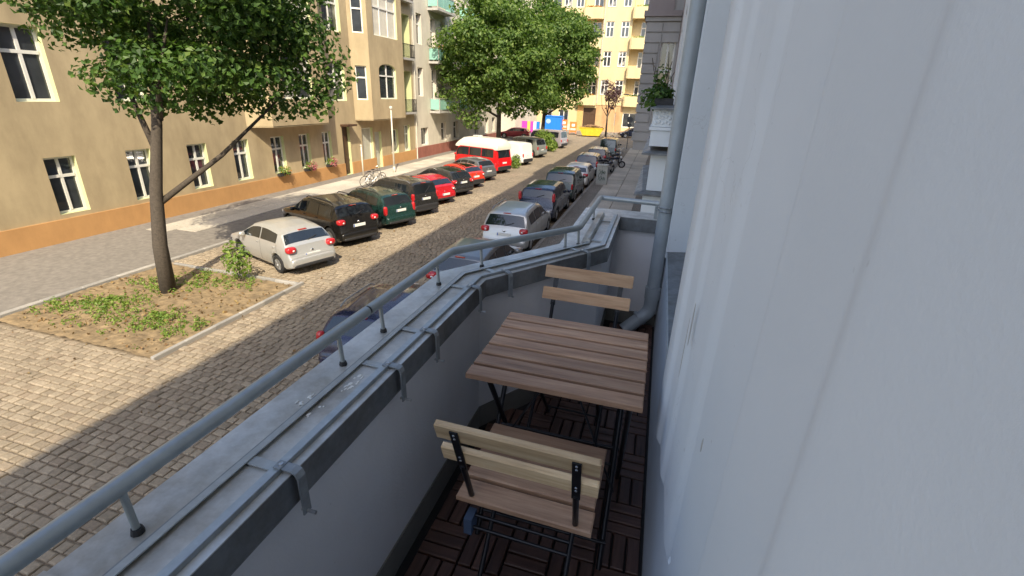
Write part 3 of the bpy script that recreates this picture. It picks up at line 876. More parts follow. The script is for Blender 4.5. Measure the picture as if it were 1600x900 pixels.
# ================================================================== yellow house closing the street
YY = 88.0
YX0 = -36.0
MY = Matrix.Translation((YX0, YY, 0))
yw_ = 46.0
def yx(a, b, z0, z1, arch=0.0): return (a - YX0, b - YX0, z0, z1, arch)
ops, loggs = [], []
for k in range(5):
    z = 6.05 + 4.32 * k
    if k < 4:
        for xa in (-10.8, -8.38, -17.9, -15.9, -25.0, -22.8, -31.0, -29.0, 0.2, 2.6):
            ops.append(yx(xa, xa + 1.28, z, z + 2.3))
        for xa in (-14.5, -6.7, -21.4, 4.4):
            loggs.append(yx(xa, xa + 3.1, z - 0.1, z + 2.95, 0.55))
gfo = [yx(-13.35, -11.2, 0.15, 3.9), yx(-17.6, -15.9, 1.2, 3.4), yx(-20.5, -18.8, 1.2, 3.4), yx(-9.4, -7.8, 1.2, 3.3), yx(-6.6, -4.4, 1.0, 3.3), yx(-3.6, -1.4, 1.0, 3.3), yx(-26, -24, 1.2, 3.4), yx(-31, -29, 1.2, 3.4)]
yellow = house('apartment_building', 'yellow apartment house with arched loggias closing the end of the street', MY, yw_, 23.5, 12.0, ops + loggs + gfo, 'yellow_plaster', 'yellow_plaster', 0.2)
_, jl = facade_mesh(yw_, 23.5, loggs, 1.2)
put_reveals(jl, 'yellow_plaster', yellow, MY)
for o in ops:
    window(yellow, MY @ Matrix.Translation((o[0], 0.12, o[2])), o[1] - o[0], o[3] - o[2], 'cross', 'window_white', 0.13, sill=0.12)
for i, o in enumerate(loggs):
    window(yellow, MY @ Matrix.Translation((o[0] + 1.35, 1.1, o[2] - 0.3)), 1.5, 2.75, 'cross', 'window_white', 0.13)
    b = MB(); b.box(o[0], o[1], 1.2, 1.24, o[2] - 0.6, o[3]); b.build('loggia_wall', 'yellow_plaster', yellow, MY)
    # parapet box in front, rounded corners
    x0, x1 = o[0] - 0.12, o[1] + 0.12
    zz0, zz1 = o[2] - 1.62, o[2] - 0.02
    poly = [(x0, 0.0), (x0, -0.55), (x0 + 0.12, -0.8), (x0 + 0.4, -0.92), (x1 - 0.4, -0.92), (x1 - 0.12, -0.8), (x1, -0.55), (x1, 0.0)]
    pp = MB().prism(poly, zz0, zz1).build('loggia_parapet', 'yellow_plaster', yellow, MY)
    if i % 3 != 2:
        l = MB(); rg = random.Random(90 + i)
        leaf_cloud(l, ((x0 + x1) / 2, -0.7, zz1 + 0.08), (1.4, 0.2, 0.22), 130, 0.2, rg)
        l.build('balcony_flowers', ('flower_orange', 'leaf_light')[i % 2], yellow, MY)
for i, o in enumerate(gfo):
    if i == 0:
        M = MY @ Matrix.Translation((o[0], 0.18, o[2]))
        dd = MB().box(0, 2.15, 0, 0.08, 0, 3.75).build('door', 'door_brown', yellow, M)
        p = MB()
        for a, b in ((0.15, 0.98), (1.17, 2.0)):
            for c, e in ((0.2, 1.1), (1.3, 2.5), (2.75, 3.6)): p.box(a, b, -0.03, -0.002, c, e)
        p.build('door_panel', 'door_brown', dd, M)
    else:
        window(yellow, MY @ Matrix.Translation((o[0], 0.12, o[2])), o[1] - o[0], o[3] - o[2], 'double', 'window_white', 0.12)
gb = MB()
for a, b, mt in ((-14.4, -13.37, 'brick_orange'), (-11.18, -7.9, 'ochre_base'), (-7.78, -6.62, 'ochre_base'), (-4.38, -3.62, 'brick_orange'), (-1.38, 8.0, 'ochre_base')):
    MB().box(a - YX0, b - YX0, -0.05, -0.002, 0, 4.4).build('base_panel', mt, yellow, MY)
MB().box(0, -14.42 - YX0, -0.05, -0.002, 0, 1.1).build('plinth', 'cream_plaster', yellow, MY)
MB().box(0, yw_, -0.12, -0.002, 4.42, 4.6).build('string_course', 'yellow_plaster', yellow, MY)
MB().tube([(-11.2 - YX0, -0.1, 4.6), (-11.2 - YX0, -0.1, 23.4)], 0.09, 8).build('downpipe', 'concrete', yellow, MY)

# corner house beyond the side road on the left, mostly behind the trees
MC = wall_frame(-21.5, 74.2)
ops = [(1.5 + 2.4 * i, 2.7 + 2.4 * i, 5.2 + 4.2 * k, 7.5 + 4.2 * k, 0) for i in range(5) for k in range(4)]
cream = house('apartment_building', 'cream corner house behind the big trees past the side road', MC, 13.6, 20.5, 10.0, ops, 'cream_plaster', 'cream_plaster', 0.2)
for o in ops: window(cream, MC @ Matrix.Translation((o[0], 0.14, o[2])), o[1] - o[0], o[3] - o[2], 'cross', 'window_white', 0.1, sill=0.1)

# ================================================================== own side of the street
WX = 0.155
def own_frame(yend): return Matrix(((0, 1, 0, WX), (-1, 0, 0, yend), (0, 0, 1, 0), (0, 0, 0, 1)))
OY1 = 5.2
MO = own_frame(OY1)
FLOOR = 4.06
ops = [(OY1 - 3.22, OY1 - 1.46, FLOOR + 0.60, 6.95, 0.0), (OY1 - 0.10, OY1 + 0.95, FLOOR + 0.02, 6.75, 0.0)]
for k in range(1, 4): ops += [(OY1 - 3.12, OY1 - 1.46, FLOOR + 0.7 + 3.9 * k, 6.7 + 3.9 * k, 0.0), (OY1 - 0.10, OY1 + 0.95, FLOOR + 0.1 + 3.9 * k, 6.7 + 3.9 * k, 0.0)]
own = house('apartment_building', 'white plastered house wall with stepped window surround beside the balcony', MO, 45.0, 18.9, 12.0, ops, 'own_plaster', 'own_plaster', 0.24)
for i, o in enumerate(ops):
    if i == 1: continue                       # the open balcony door
    window(own, MO @ Matrix.Translation((o[0], 0.2, o[2])), o[1] - o[0], o[3] - o[2], 'cross', 'window_white', 0.09)
# room behind the open door
rm = MB()
rx0, rx1, ry0, ry1, rz0, rz1 = WX + 0.25, 5.0, -3.0, 1.3, FLOOR + 0.01, 7.3
rm.add([(rx0, ry0, rz0), (rx1, ry0, rz0), (rx1, ry1, rz0), (rx0, ry1, rz0), (rx0, ry0, rz1), (rx1, ry0, rz1), (rx1, ry1, rz1), (rx0, ry1, rz1)],
       [(4, 7, 6, 5), (0, 4, 5, 1), (1, 5, 6, 2), (2, 6, 7, 3)])
rm.build('room_wall', 'dark_room', own)
MB().add([(rx0, ry0, rz0), (rx1, ry0, rz0), (rx1, ry1, rz0), (rx0, ry1, rz0)], [(0, 1, 2, 3)]).build('room_floor', 'floor_boards', own)
df = MB()
for (a, b) in ((-0.95, -0.87), (0.02, 0.10)): df.box(WX + 0.12, WX + 0.2, a, b, FLOOR + 0.02, 6.75)
df.box(WX + 0.12, WX + 0.2, -0.87, 0.02, 6.67, 6.75)
df.build('door_frame', 'window_white', own)
# stepped plaster surround of the window and the door: bands stand proud of the wall
def band(y0, y1, out, z0, z1, foot=0.0, name='plaster_band'):
    m = MB(); x = WX - out; e = 0.006
    vs = [(WX - 0.001, y0, z0 + foot), (x, y0 + e, z0 + foot + e), (x, y1 - e, z0 + e), (WX - 0.001, y1, z0),
          (WX - 0.001, y0, z1), (x, y0 + e, z1), (x, y1 - e, z1), (WX - 0.001, y1, z1)]
    m.add(vs, [(0, 1, 2, 3), (4, 7, 6, 5), (0, 4, 5, 1), (1, 5, 6, 2), (2, 6, 7, 3)])
    return m.build(name, 'own_plaster', own)
def moulding(prof, z0, z1, name):
    """plaster profile: (y, proud) pairs extruded upwards, rounded steps"""
    m = MB(); n = len(prof)
    vs = [(WX - 0.0005 - o, y, z0) for y, o in prof] + [(WX - 0.0005 - o, y, z1) for y, o in prof]
    m.add(vs, [(i, i + 1, n + i + 1, n + i) for i in range(n - 1)])
    base = [(WX - 0.0005 - o, y, z0) for y, o in prof] + [(WX, prof[-1][0], z0 + 0.03), (WX, prof[0][0], z0 + 0.03)]
    m.add(base, [tuple(range(len(base)))])
    return m.build(name, 'own_plaster', own, smooth=True, angle=60)
def step(y0, o0, y1, o1, n=6):
    return [(y0 + (y1 - y0) * i / n, o0 + (o1 - o0) * (3 * (i / n) ** 2 - 2 * (i / n) ** 3)) for i in range(n + 1)]
moulding(step(0.84, -0.002, 0.93, 0.010) + step(1.10, 0.010, 1.16, 0.021) + step(1.27, 0.021, 1.32, 0.034) + [(1.452, 0.034), (1.459, 0.028), (1.46, 0.0)], FLOOR + 0.55, 9.0, 'window_surround')
moulding([(0.10, 0.0), (0.102, 0.024), (0.30, 0.024)] + step(0.32, 0.024, 0.37, 0.012) + step(0.55, 0.012, 0.62, -0.002), FLOOR + 0.02, 9.0, 'door_surround')
moulding([(3.222, 0.0), (3.224, 0.012), (3.28, 0.012)] + step(3.29, 0.012, 3.33, 0.0), FLOOR + 0.56, 9.0, 'window_surround')
for (ya, za, yb, zb) in ((1.20, 5.10, 1.12, 4.93), (1.13, 5.16, 1.09, 5.05), (0.62, 4.72, 0.60, 4.70), (0.80, 5.02, 0.79, 4.99)):
    MB().sell((WX - 0.021 if ya > 1 else WX, (ya + yb) / 2, (za + zb) / 2), 0.0016, 0.005, ((ya - yb) ** 2 + (za - zb) ** 2) ** 0.5 / 2, 0.9, 8, 6).build('scratch', 'concrete', own)
# zinc sill with a turned-down front edge
s = MB()
s.add([(WX - 0.006, 1.462, FLOOR + 0.602), (WX - 0.006, 3.218, FLOOR + 0.602), (WX + 0.20, 3.218, FLOOR + 0.622), (WX + 0.20, 1.462, FLOOR + 0.622),
       (WX - 0.006, 1.462, FLOOR + 0.575), (WX - 0.006, 3.218, FLOOR + 0.575)],
      [(3, 2, 1, 0), (0, 1, 5, 4)])
s.build('window_sill', 'dark_zinc', own)
MB().tube([(WX - 0.006, 1.47, FLOOR + 0.600), (WX - 0.006, 3.22, FLOOR + 0.600)], 0.005, 6).build('sill_edge', 'frame_paint', own)

# neighbour: white house with ledged front pier and planted balcony
NY0, NY1 = 5.21, 16.2
MN = own_frame(NY1)
ops = [(1.0 + 3.0 * i, 2.3 + 3.0 * i, 5.0 + 4.0 * k, 7.3 + 4.0 * k, 0) for i in range(3) for k in range(3)]
nb = house('apartment_building', 'white neighbouring house with ledged balcony pier along the pavement', MN, NY1 - NY0, 18.9, 12.0, ops, 'own_plaster', 'own_plaster', 0.2)
for o in ops: window(nb, MN @ Matrix.Translation((o[0], 0.14, o[2])), o[1] - o[0], o[3] - o[2], 'cross', 'window_white', 0.08)
def pier(x0, y0, y1, z0, z1, mt, name): return MB().box(x0, WX - 0.002, y0, y1, z0, z1).build(name, mt, nb)
pier(-0.14, 8.0, 11.4, 0.12, 4.17, 'own_plaster', 'pier_base')
pier(-0.10, 8.05, 11.35, 4.24, 4.80, 'own_plaster', 'pier_shaft')
pier(-0.15, 8.0, 11.4, 4.93, 5.16, 'own_plaster', 'balcony_parapet')
pier(-0.18, 7.97, 11.43, 5.165, 5.21, 'own_plaster', 'moulding')
pier(-0.15, 8.0, 11.4, 5.215, 5.46, 'own_plaster', 'balcony_parapet')
for z, xo in ((4.175, -0.28), (4.805, -0.24), (5.465, -0.20)):
    m = MB()
    m.add([(xo, 7.88, z), (WX - 0.003, 7.88, z), (WX - 0.003, 11.5, z), (xo, 11.5, z), (xo, 7.88, z + 0.025), (WX - 0.003, 7.88, z + 0.025), (WX - 0.003, 11.5, z + 0.06), (xo, 11.5, z + 0.04), (xo + 0.12, 8.05, z + 0.055), (WX - 0.003, 8.05, z + 0.06)],
          [(0, 3, 2, 1), (0, 1, 5, 4), (4, 5, 9, 8), (8, 9, 6, 7), (3, 0, 4, 8, 7), (2, 3, 7, 6)])
    m.build('zinc_ledge', 'dark_zinc', nb)
orn = MB()
for i in range(5):
    for j in range(3):
        orn.sell((-0.10 + i * 0.05, 7.992, 5.27 + j * 0.07 + (i % 2) * 0.02), 0.022, 0.012, 0.022, 0.9, 8, 5)
orn.build('relief', 'own_plaster', nb)
rg = random.Random(12)
pt = thing('balcony_plant', 'bushy green plants spilling from the neighbouring planted balcony', 'plant', (-0.05, 8.6, 5.50))
l = MB(); leaf_cloud(l, (-0.08, 8.6, 5.68), (0.20, 0.5, 0.17), 380, 0.075, rg)
leaf_cloud(l, (-0.2, 8.4, 5.6), (0.22, 0.35, 0.18), 160, 0.07, rg)
leaf_cloud(l, (-0.08, 8.5, 5.92), (0.14, 0.3, 0.2), 60, 0.07, rg)
l.build('foliage', 'leaf_near', pt, I4)
MB().box(-0.16, 0.12, 8.15, 9.3, 5.50, 5.62).build('planter', 'trim', pt)
st = MB()
for i in range(9):
    st.tube([(-0.05 + rg.uniform(-0.1, 0.1), 8.3 + i * 0.1, 5.55), (-0.1 + rg.uniform(-0.2, 0.2), 8.3 + i * 0.1 + rg.uniform(-0.1, 0.1), 6.1 + rg.uniform(-0.2, 0.2))], 0.006, 5)
st.build('stem', 'bark', pt)

# grey rusticated house with a projecting bay storey
GY0, GY1 = 16.21, 60.5
MG = own_frame(GY1)
ops = [(2.0 + 3.2 * i, 3.4 + 3.2 * i, 5.0 + 4.0 * k, 7.3 + 4.0 * k, 0) for i in range(12) for k in range(3)]
gh = house('apartment_building', 'grey stone house with banded bay projecting over the pavement', MG, GY1 - GY0, 18.9, 12.0, ops, 'brown_stone', 'brown_stone', 0.2)
for o in ops: window(gh, MG @ Matrix.Translation((o[0], 0.14, o[2])), o[1] - o[0], o[3] - o[2], 'cross', 'window_white', 0.08)
BX, BY = -0.98, 20.0
MBy = Matrix.Translation((BX, BY, 0))
bw = WX - BX
wl, jb = facade_mesh(bw, 18.0, [(0.55, 1.05, 4.75, 7.55, 0), (0.55, 1.05, 9.3, 11.9, 0)], 0.14, 4.22)
wl.add([(0, 0, 4.22), (0, 6, 4.22), (0, 6, 18), (0, 0, 18)], [(3, 2, 1, 0)])
wl.add([(0, 0, 4.22), (bw, 0, 4.22), (bw, 6, 4.22), (0, 6, 4.22)], [(3, 2, 1, 0)])
wl.add([(0, 6, 4.22), (bw, 6, 4.22), (bw, 6, 18), (0, 6, 18)], [(3, 2, 1, 0)])
wl.build('bay_wall', 'grey_stone', gh, MBy)
put_reveals(jb, 'grey_stone', gh, MBy)
for z in (4.75, 9.3): window(gh, MBy @ Matrix.Translation((0.55, 0.1, z)), 0.5, 2.8 if z < 6 else 2.6, 'cross', 'window_white', 0.05)
# rustication: each stone course its own block with a recessed joint
z = 4.45; i = 0
while z < 8.25:
    hgt = 0.34
    for (a, b) in (((-0.03, 0.46),) if 4.8 < z + 0.1 < 7.5 else ((-0.03, 0.52), (0.55, bw - 0.02))):
        st_ = MB(); st_.box(a, b, -0.05, -0.001, z, z + hgt - 0.05)
        st_.build('stone_course', 'grey_stone', gh, MBy)
        if a < 0:
            MB().box(-0.05, -0.001, 0.02, 6.0, z, z + hgt - 0.05).build('stone_course', 'grey_stone', gh, MBy)
    z += hgt; i += 1
MB().box(-0.08, bw - 0.02, -0.1, 6.1, 4.1, 4.40).build('moulding', 'grey_stone', gh, MBy)
MB().box(-0.0, bw - 0.02, -0.04, 6.0, 3.75, 4.095).build('console', 'grey_stone', gh, MBy)
MB().box(-0.16, bw - 0.02, -0.18, 6.2, 8.32, 8.5).build('cornice', 'brown_stone', gh, MBy)
MB().box(-0.1, bw - 0.02, -0.1, 6.1, 8.18, 8.315).build('moulding', 'grey_stone', gh, MBy)
MB().box(-0.06, bw - 0.3, -0.07, 6.05, 8.505, 9.2).build('balcony_parapet', 'brown_stone', gh, MBy)

# ================================================================== the balcony
FZ = FLOOR
LZ = 4.835                                         # top of the zinc coping
def mirror(pts, yc=0.05):                          # the half behind the viewer repeats the one in front
    return [(x, 2 * yc - y) for x, y in pts][::-1] + pts
inner = mirror([(-0.675, 1.855), (-0.215, 2.565), (-0.215, 3.36)])
outer = mirror([(-0.86, 1.88), (-0.435, 2.54), (-0.435, 3.56)])
E1 = 3.36; E2 = 3.56; B1 = 0.1 - 3.36; B2 = 0.1 - 3.56
struct(MB().prism([(WX, B2)] + [(WX, E2)] + outer[::-1], 3.80, 4.03), 'balcony_slab', 'concrete')
par = thing('balcony_parapet', 'white plastered balcony wall with folded grey zinc coping', 'wall', (-0.75, 1.0, 4.03))
def strip(a, b, z0, z1, mb=None):
    """closed wall between an inner and an outer polyline"""
    mb = mb or MB()
    n = len(a)
    vs = [(x, y, z0) for x, y in a] + [(x, y, z0) for x, y in b] + [(x, y, z1) for x, y in a] + [(x, y, z1) for x, y in b]
    fs = []
    for i in range(n - 1):
        fs += [(2 * n + i, 2 * n + i + 1, 3 * n + i + 1, 3 * n + i), (i, n + i, n + i + 1, i + 1),
               (i, i + 1, 2 * n + i + 1, 2 * n + i), (n + i, 3 * n + i, 3 * n + i + 1, n + i + 1)]
    fs += [(0, 2 * n, 3 * n, n), (n - 1, 2 * n - 1, 4 * n - 1, 3 * n - 1)]
    return mb.add(vs, fs)
strip(inner, outer, 4.03, LZ - 0.012).build('wall', 'balcony_plaster', par)
MB().box(-0.43, WX - 0.003, E1, E2, 4.03, LZ - 0.013).build('end_wall', 'balcony_plaster', par)
MB().box(-0.43, WX - 0.003, B2, B1, 4.03, LZ - 0.013).build('end_wall', 'balcony_plaster', par)
def offs(poly, d):
    """offset a polyline sideways (to +x when it runs to +y for d>0)"""
    P = [Vector((x, y, 0)) for x, y in poly]; out = []
    for i, p in enumerate(P):
        ns = []
        for j in (i - 1, i):
            if 0 <= j < len(P) - 1:
                t = (P[j + 1] - P[j]).normalized(); ns.append(Vector((t.y, -t.x, 0)))
        nn = sum(ns, Vector()) / len(ns)
        nn = nn / nn.length_squared
        q = p + nn * d
        out.append((q.x, q.y))
    return out
lip = offs(inner, 0.026)
# coping in sheets with standing seams
cop_in, cop_out = offs(inner, 0.022), offs(outer, -0.02)
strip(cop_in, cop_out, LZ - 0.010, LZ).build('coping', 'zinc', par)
MB().box(-0.44, WX - 0.004, E1 - 0.02, E2 + 0.02, LZ - 0.011, LZ + 0.001).build('coping', 'zinc', par)
for a, b in ((-0.88, -0.655),):
    for ys in (0.30, -0.7):
        MB().box(a, b, ys, ys + 0.014, LZ + 0.0005, LZ + 0.006).build('standing_seam', 'zinc', par)
# fascia: folded edge, standing off the inner face
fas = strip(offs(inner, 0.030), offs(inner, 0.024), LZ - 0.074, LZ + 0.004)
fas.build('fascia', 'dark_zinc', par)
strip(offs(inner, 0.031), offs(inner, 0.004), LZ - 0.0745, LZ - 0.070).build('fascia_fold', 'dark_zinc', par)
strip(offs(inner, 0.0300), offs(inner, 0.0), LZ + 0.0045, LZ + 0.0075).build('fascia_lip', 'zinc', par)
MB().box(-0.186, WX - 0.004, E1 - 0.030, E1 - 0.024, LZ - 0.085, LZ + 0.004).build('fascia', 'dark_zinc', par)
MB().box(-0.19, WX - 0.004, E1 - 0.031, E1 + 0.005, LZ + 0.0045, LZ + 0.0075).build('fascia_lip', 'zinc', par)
# upstand on the far stretch
MB().add([(-0.345, 2.62, LZ), (-0.300, 2.62, LZ), (-0.300, 3.34, LZ), (-0.345, 3.34, LZ), (-0.335, 2.62, LZ + 0.03), (-0.300, 2.62, LZ + 0.03), (-0.300, 3.34, LZ + 0.03), (-0.335, 3.34, LZ + 0.03)],
         [(4, 5, 6, 7), (0, 1, 5, 4), (1, 2, 6, 5), (2, 3, 7, 6), (3, 0, 4, 7)]).build('upstand', 'zinc', par)
# painted base of the inner walls
strip(offs(inner, 0.006), offs(inner, 0.001), FZ - 0.03, FZ + 0.10).build('skirting', 'dado', par)
MB().box(-0.21, WX - 0.004, E1 - 0.006, E1 - 0.001, FZ - 0.03, FZ + 0.08).build('skirting', 'dado', par)
# droppings and chalky marks on the coping: thin raised crusts
rg = random.Random(5)
for (cx, cy, n) in ((-0.80, 0.86, 7), (-0.725, 0.98, 9), (-0.73, 0.92, 5), (-0.74, 0.82, 4)):
    m = MB()
    for i in range(n):
        m.sell((cx + rg.uniform(-0.012, 0.012), cy + rg.uniform(-0.03, 0.03), LZ + 0.001), rg.uniform(0.002, 0.006), rg.uniform(0.003, 0.009), 0.0015, 0.9, 8, 4)
    m.build('dropping', 'plate_white', par)

# ---- decking: short slats in basket-weave squares
deck = struct(MB().prism([(WX - 0.002, B1)] + [(WX - 0.002, E1 - 0.002)] + offs(inner, 0.002)[::-1], 4.032, FZ - 0.022), 'balcony_floor', 'black_base')
mod = 0.1555
inside = [Vector((x, y, 0)) for x, y in inner]
def in_floor(x, y, m=0.012):
    if x > WX - m or y > E1 - m or y < B1 + m: return False
    for i in range(len(inside) - 1):
        a, b = inside[i], inside[i + 1]
        if min(a.y, b.y) <= y <= max(a.y, b.y) and a.y != b.y:
            t = (y - a.y) / (b.y - a.y)
            if x < a.x + (b.x - a.x) * t + m: return False
    return True
slat_x = MB().cbox(-mod / 2 + 0.004, mod / 2 - 0.004, -0.0222, 0.0222, -0.018, 0.0, 0.003).mesh('slat', 'deck_wood')
slats = []
i0 = 0
y = B1 + 0.01; j = 0
while y < E1:
    x = WX - 0.012 - mod / 2; i = 0
    while x > -0.70:
        for k in (-1, 0, 1):
            if (i + j) % 2 == 0: px, py, rot = x, y + mod / 2 + k * mod / 3, 0.0
            else: px, py, rot = x + k * mod / 3, y + mod / 2, math.pi / 2
            if in_floor(px, py, 0.03): slats.append((px, py, rot))
        x -= mod; i += 1
    y += mod; j += 1
slats.sort(key=lambda s: -s[1])
rest = MB(); cnt = 0
for (px, py, rot) in slats:
    M = T(px, py, FZ + rg.uniform(-0.002, 0.001), rot + rg.uniform(-0.008, 0.008)) @ Matrix.Rotation(rg.uniform(-0.01, 0.01), 4, 'X')
    if py > 0.55 and cnt < 300:
        place('slat', slat_x, deck, M); cnt += 1
    else:
        t = MB().cbox(-mod / 2 + 0.004, mod / 2 - 0.004, -0.0222, 0.0222, -0.018, 0.0, 0.003)
        rest.add([M @ Vector(p) for p in t.v], t.f)
rest.build('slats', 'deck_wood', deck, kind='stuff')

# ---- handrail on short posts
hr = thing('handrail', 'grey painted steel handrail on short posts above the zinc coping', 'handrail', (-0.825, 1.0, LZ))
RZ = 4.938; RR = 0.0172
def fillet(pts, r, n=4):
    out = [Vector(pts[0])]
    for a, b, c in zip(pts[:-2], pts[1:-1], pts[2:]):
        a, b, c = Vector(a), Vector(b), Vector(c)
        p = b + (a - b).normalized() * r; q = b + (c - b).normalized() * r
        for i in range(n + 1):
            t = i / n
            out.append(p * (1 - t) ** 2 + b * 2 * t * (1 - t) + q * t * t)
    out.append(Vector(pts[-1]))
    return out
rail_pts = [(-0.825, 1.885), (-0.352, 2.545), (-0.347, 3.455), (0.085, 3.41)]
MB().tube([(-0.825, -1.9, RZ), (-0.825, 1.205, RZ)], RR, 16).build('rail', 'rail_paint', hr, smooth=True, angle=50)
MB().tube(fillet([(-0.825, 1.216, RZ)] + [(x, y, RZ) for x, y in rail_pts], 0.03), RR, 16).build('rail', 'rail_paint', hr, smooth=True, angle=50)
MB().tube([(-0.825, 1.19, RZ), (-0.825, 1.23, RZ)], RR - 0.003, 14).build('joint_ring', 'trim', hr, smooth=True, angle=50)
posts = [(-0.81, 0.42), (-0.81, 0.12), (-0.81, -0.4), (-0.808, 1.042), (-0.808, 1.271), (-0.815, 1.732), (-0.722, 2.015), (-0.405, 2.462), (-0.350, 2.555), (-0.350, 3.19)]
for (x, y) in posts:
    p = MB().tube([(x - 0.002, y, LZ), (x - 0.008, y, RZ)], 0.0068, 8).build('post', 'rail_paint', hr, smooth=True, angle=50)
    MB().lathe([(0.0, 0.0), (0.0115, 0.0), (0.0115, 0.003), (0.0095, 0.012), (0.0, 0.012)], 10, T(x - 0.002, y, LZ + 0.0005)).build('post_foot', 'trim', p)
for x in (0.045, 0.085):
    MB().box(x - 0.011, x + 0.011, 3.395 - 0.004, 3.395 + 0.004, LZ - 0.12, RZ).build('post', 'rail_paint', hr)

# ---- flower box holder: flat bar frame clamped over the fascia
fb = thing('flower_box_holder', 'flat grey steel flower box frame clamped along the parapet top', 'frame', (-0.70, 1.0, LZ))
def flat(poly, w, z0, z1, name, mat='frame_paint'):
    strip(offs(poly, w / 2), offs(poly, -w / 2), z0, z1).build(name, mat, fb)
f_out = offs(inner, -0.098)
f_in = offs(inner, -0.004)
strip(offs(f_out, 0.002), offs(f_out, -0.002), LZ + 0.001, LZ + 0.012).build('outer_bar', 'bracket_paint', fb)
strip(offs(f_out, 0.018), offs(f_out, 0.002), LZ + 0.0095, LZ + 0.0125).build('outer_flange', 'frame_paint', fb)
strip(offs(f_in, 0.0105), offs(f_in, -0.0145), LZ + 0.0085, LZ + 0.0125).build('inner_bar', 'frame_paint', fb)
strip(offs(f_in, 0.0125), offs(f_in, 0.0106), LZ + 0.008, LZ + 0.020).build('inner_flange', 'bracket_paint', fb)
def hook(x, y, ax):
    """strap from the inner bar over the fascia; ax = unit vector into the balcony"""
    M = frame_on((x, y, LZ), (ax.y * -1, ax.x))     # local x along the rail, y = -ax
    m = MB()
    w = 0.0115
    prof = [(0.012, 0.0145), (-0.030, 0.0145), (-0.041, 0.010), (-0.046, -0.002), (-0.0475, -0.098)]
    prof2 = [(0.012, 0.0180), (-0.032, 0.0180), (-0.044, 0.0135), (-0.0495, 0.0), (-0.051, -0.098)]
    vs = []
    for s_ in (-w, w):
        vs += [(s_, p[0], p[1]) for p in prof] + [(s_, p[0], p[1]) for p in prof2]
    n = len(prof); fs = []
    for i in range(n - 1):
        fs += [(i, i + 1, 2 * n + i + 1, 2 * n + i), (n + i, 3 * n + i, 3 * n + i + 1, n + i + 1), (i, n + i, n + i + 1, i + 1), (2 * n + i, 2 * n + i + 1, 3 * n + i + 1, 3 * n + i)]
    fs += [(0, 2 * n, 3 * n, n), (n - 1, 2 * n - 1, 4 * n - 1, 3 * n - 1)][::1]
    m.add(vs, fs)
    h = m.build('hook', 'bracket_paint', fb, M)
    MB().tube([M @ Vector((0.0, -0.036, -0.094)), M @ Vector((0.0, -0.072, -0.094))], 0.004, 8).build('thumb_screw', 'steel', h)
    MB().lathe([(0.0, 0.0), (0.006, 0.0), (0.005, 0.004), (0.0, 0.005)], 8, M @ Matrix.Translation((0, -0.0, 0.018))).build('screw', 'steel', h)
ax0 = Vector((1, 0, 0)); axm = Vector((0.839, -0.544, 0))
for yv in (0.28, 0.63, 1.068, 1.308, 1.735): hook(-0.675, yv, ax0)
for t in (0.165, 0.80):
    hook(-0.675 + 0.46 * t, 1.855 + 0.71 * t, axm)
for yv in (-0.2, 0.28, 0.63, 1.068, 1.308, 1.735):
    MB().box(-0.772, -0.694, yv - 0.012, yv + 0.012, LZ + 0.0045, LZ + 0.008).build('cross_bar', 'frame_paint', fb)
for t in (0.12, 0.80):
    c = Vector((-0.675 + 0.46 * t, 1.855 + 0.71 * t, LZ + 0.006))
    MB().bar(c - axm * 0.02, c - axm * 0.095, 0.022, 0.0035).build('cross_bar', 'frame_paint', fb)
MB().box(-0.31, -0.235, 2.66, 2.682, LZ + 0.0045, LZ + 0.008).build('cross_bar', 'frame_paint', fb)
MB().box(-0.31, -0.235, 3.16, 3.182, LZ + 0.0045, LZ + 0.008).build('cross_bar', 'frame_paint', fb)

# ---- rainwater pipe in the corner
rp = thing('rain_pipe', 'grey painted downpipe with elbow in the balcony corner', 'pipe', (0.105, 3.27, FZ))
PX, PY = 0.102, 3.265
MB().tube([(PX, PY, 4.32), (PX, PY, 12.0)], 0.046, 18).build('pipe', 'pipe_paint', rp, smooth=True, angle=50)
MB().tube([(PX, PY, 4.30), (PX, PY, 4.385)], 0.053, 18).build('sleeve', 'pipe_paint', rp, smooth=True, angle=50)
MB().tube(fillet([(PX, PY, 4.34), (PX, PY, 4.20), (-0.06, 3.18, 4.06)], 0.05, 5), 0.048, 16).build('elbow', 'pipe_paint', rp, smooth=True, angle=50)
MB().tube([(0.045, 3.235, 4.158), (0.03, 3.227, 4.145)], 0.056, 16).build('sleeve', 'pipe_paint', rp, smooth=True, angle=50)
for zz in (4.925, 4.950):
    MB().tube([(PX + 0.052 * math.cos(a * math.pi / 8), PY + 0.052 * math.sin(a * math.pi / 8), zz) for a in range(16)], 0.0045, 6, closed=True).build('clamp', 'bracket_paint', rp)
for a in (-0.6, 0.9): MB().box(PX + 0.045, WX, PY - 0.006, PY + 0.006, 4.93, 4.945).build('bracket', 'bracket_paint', rp) if a < 0 else None

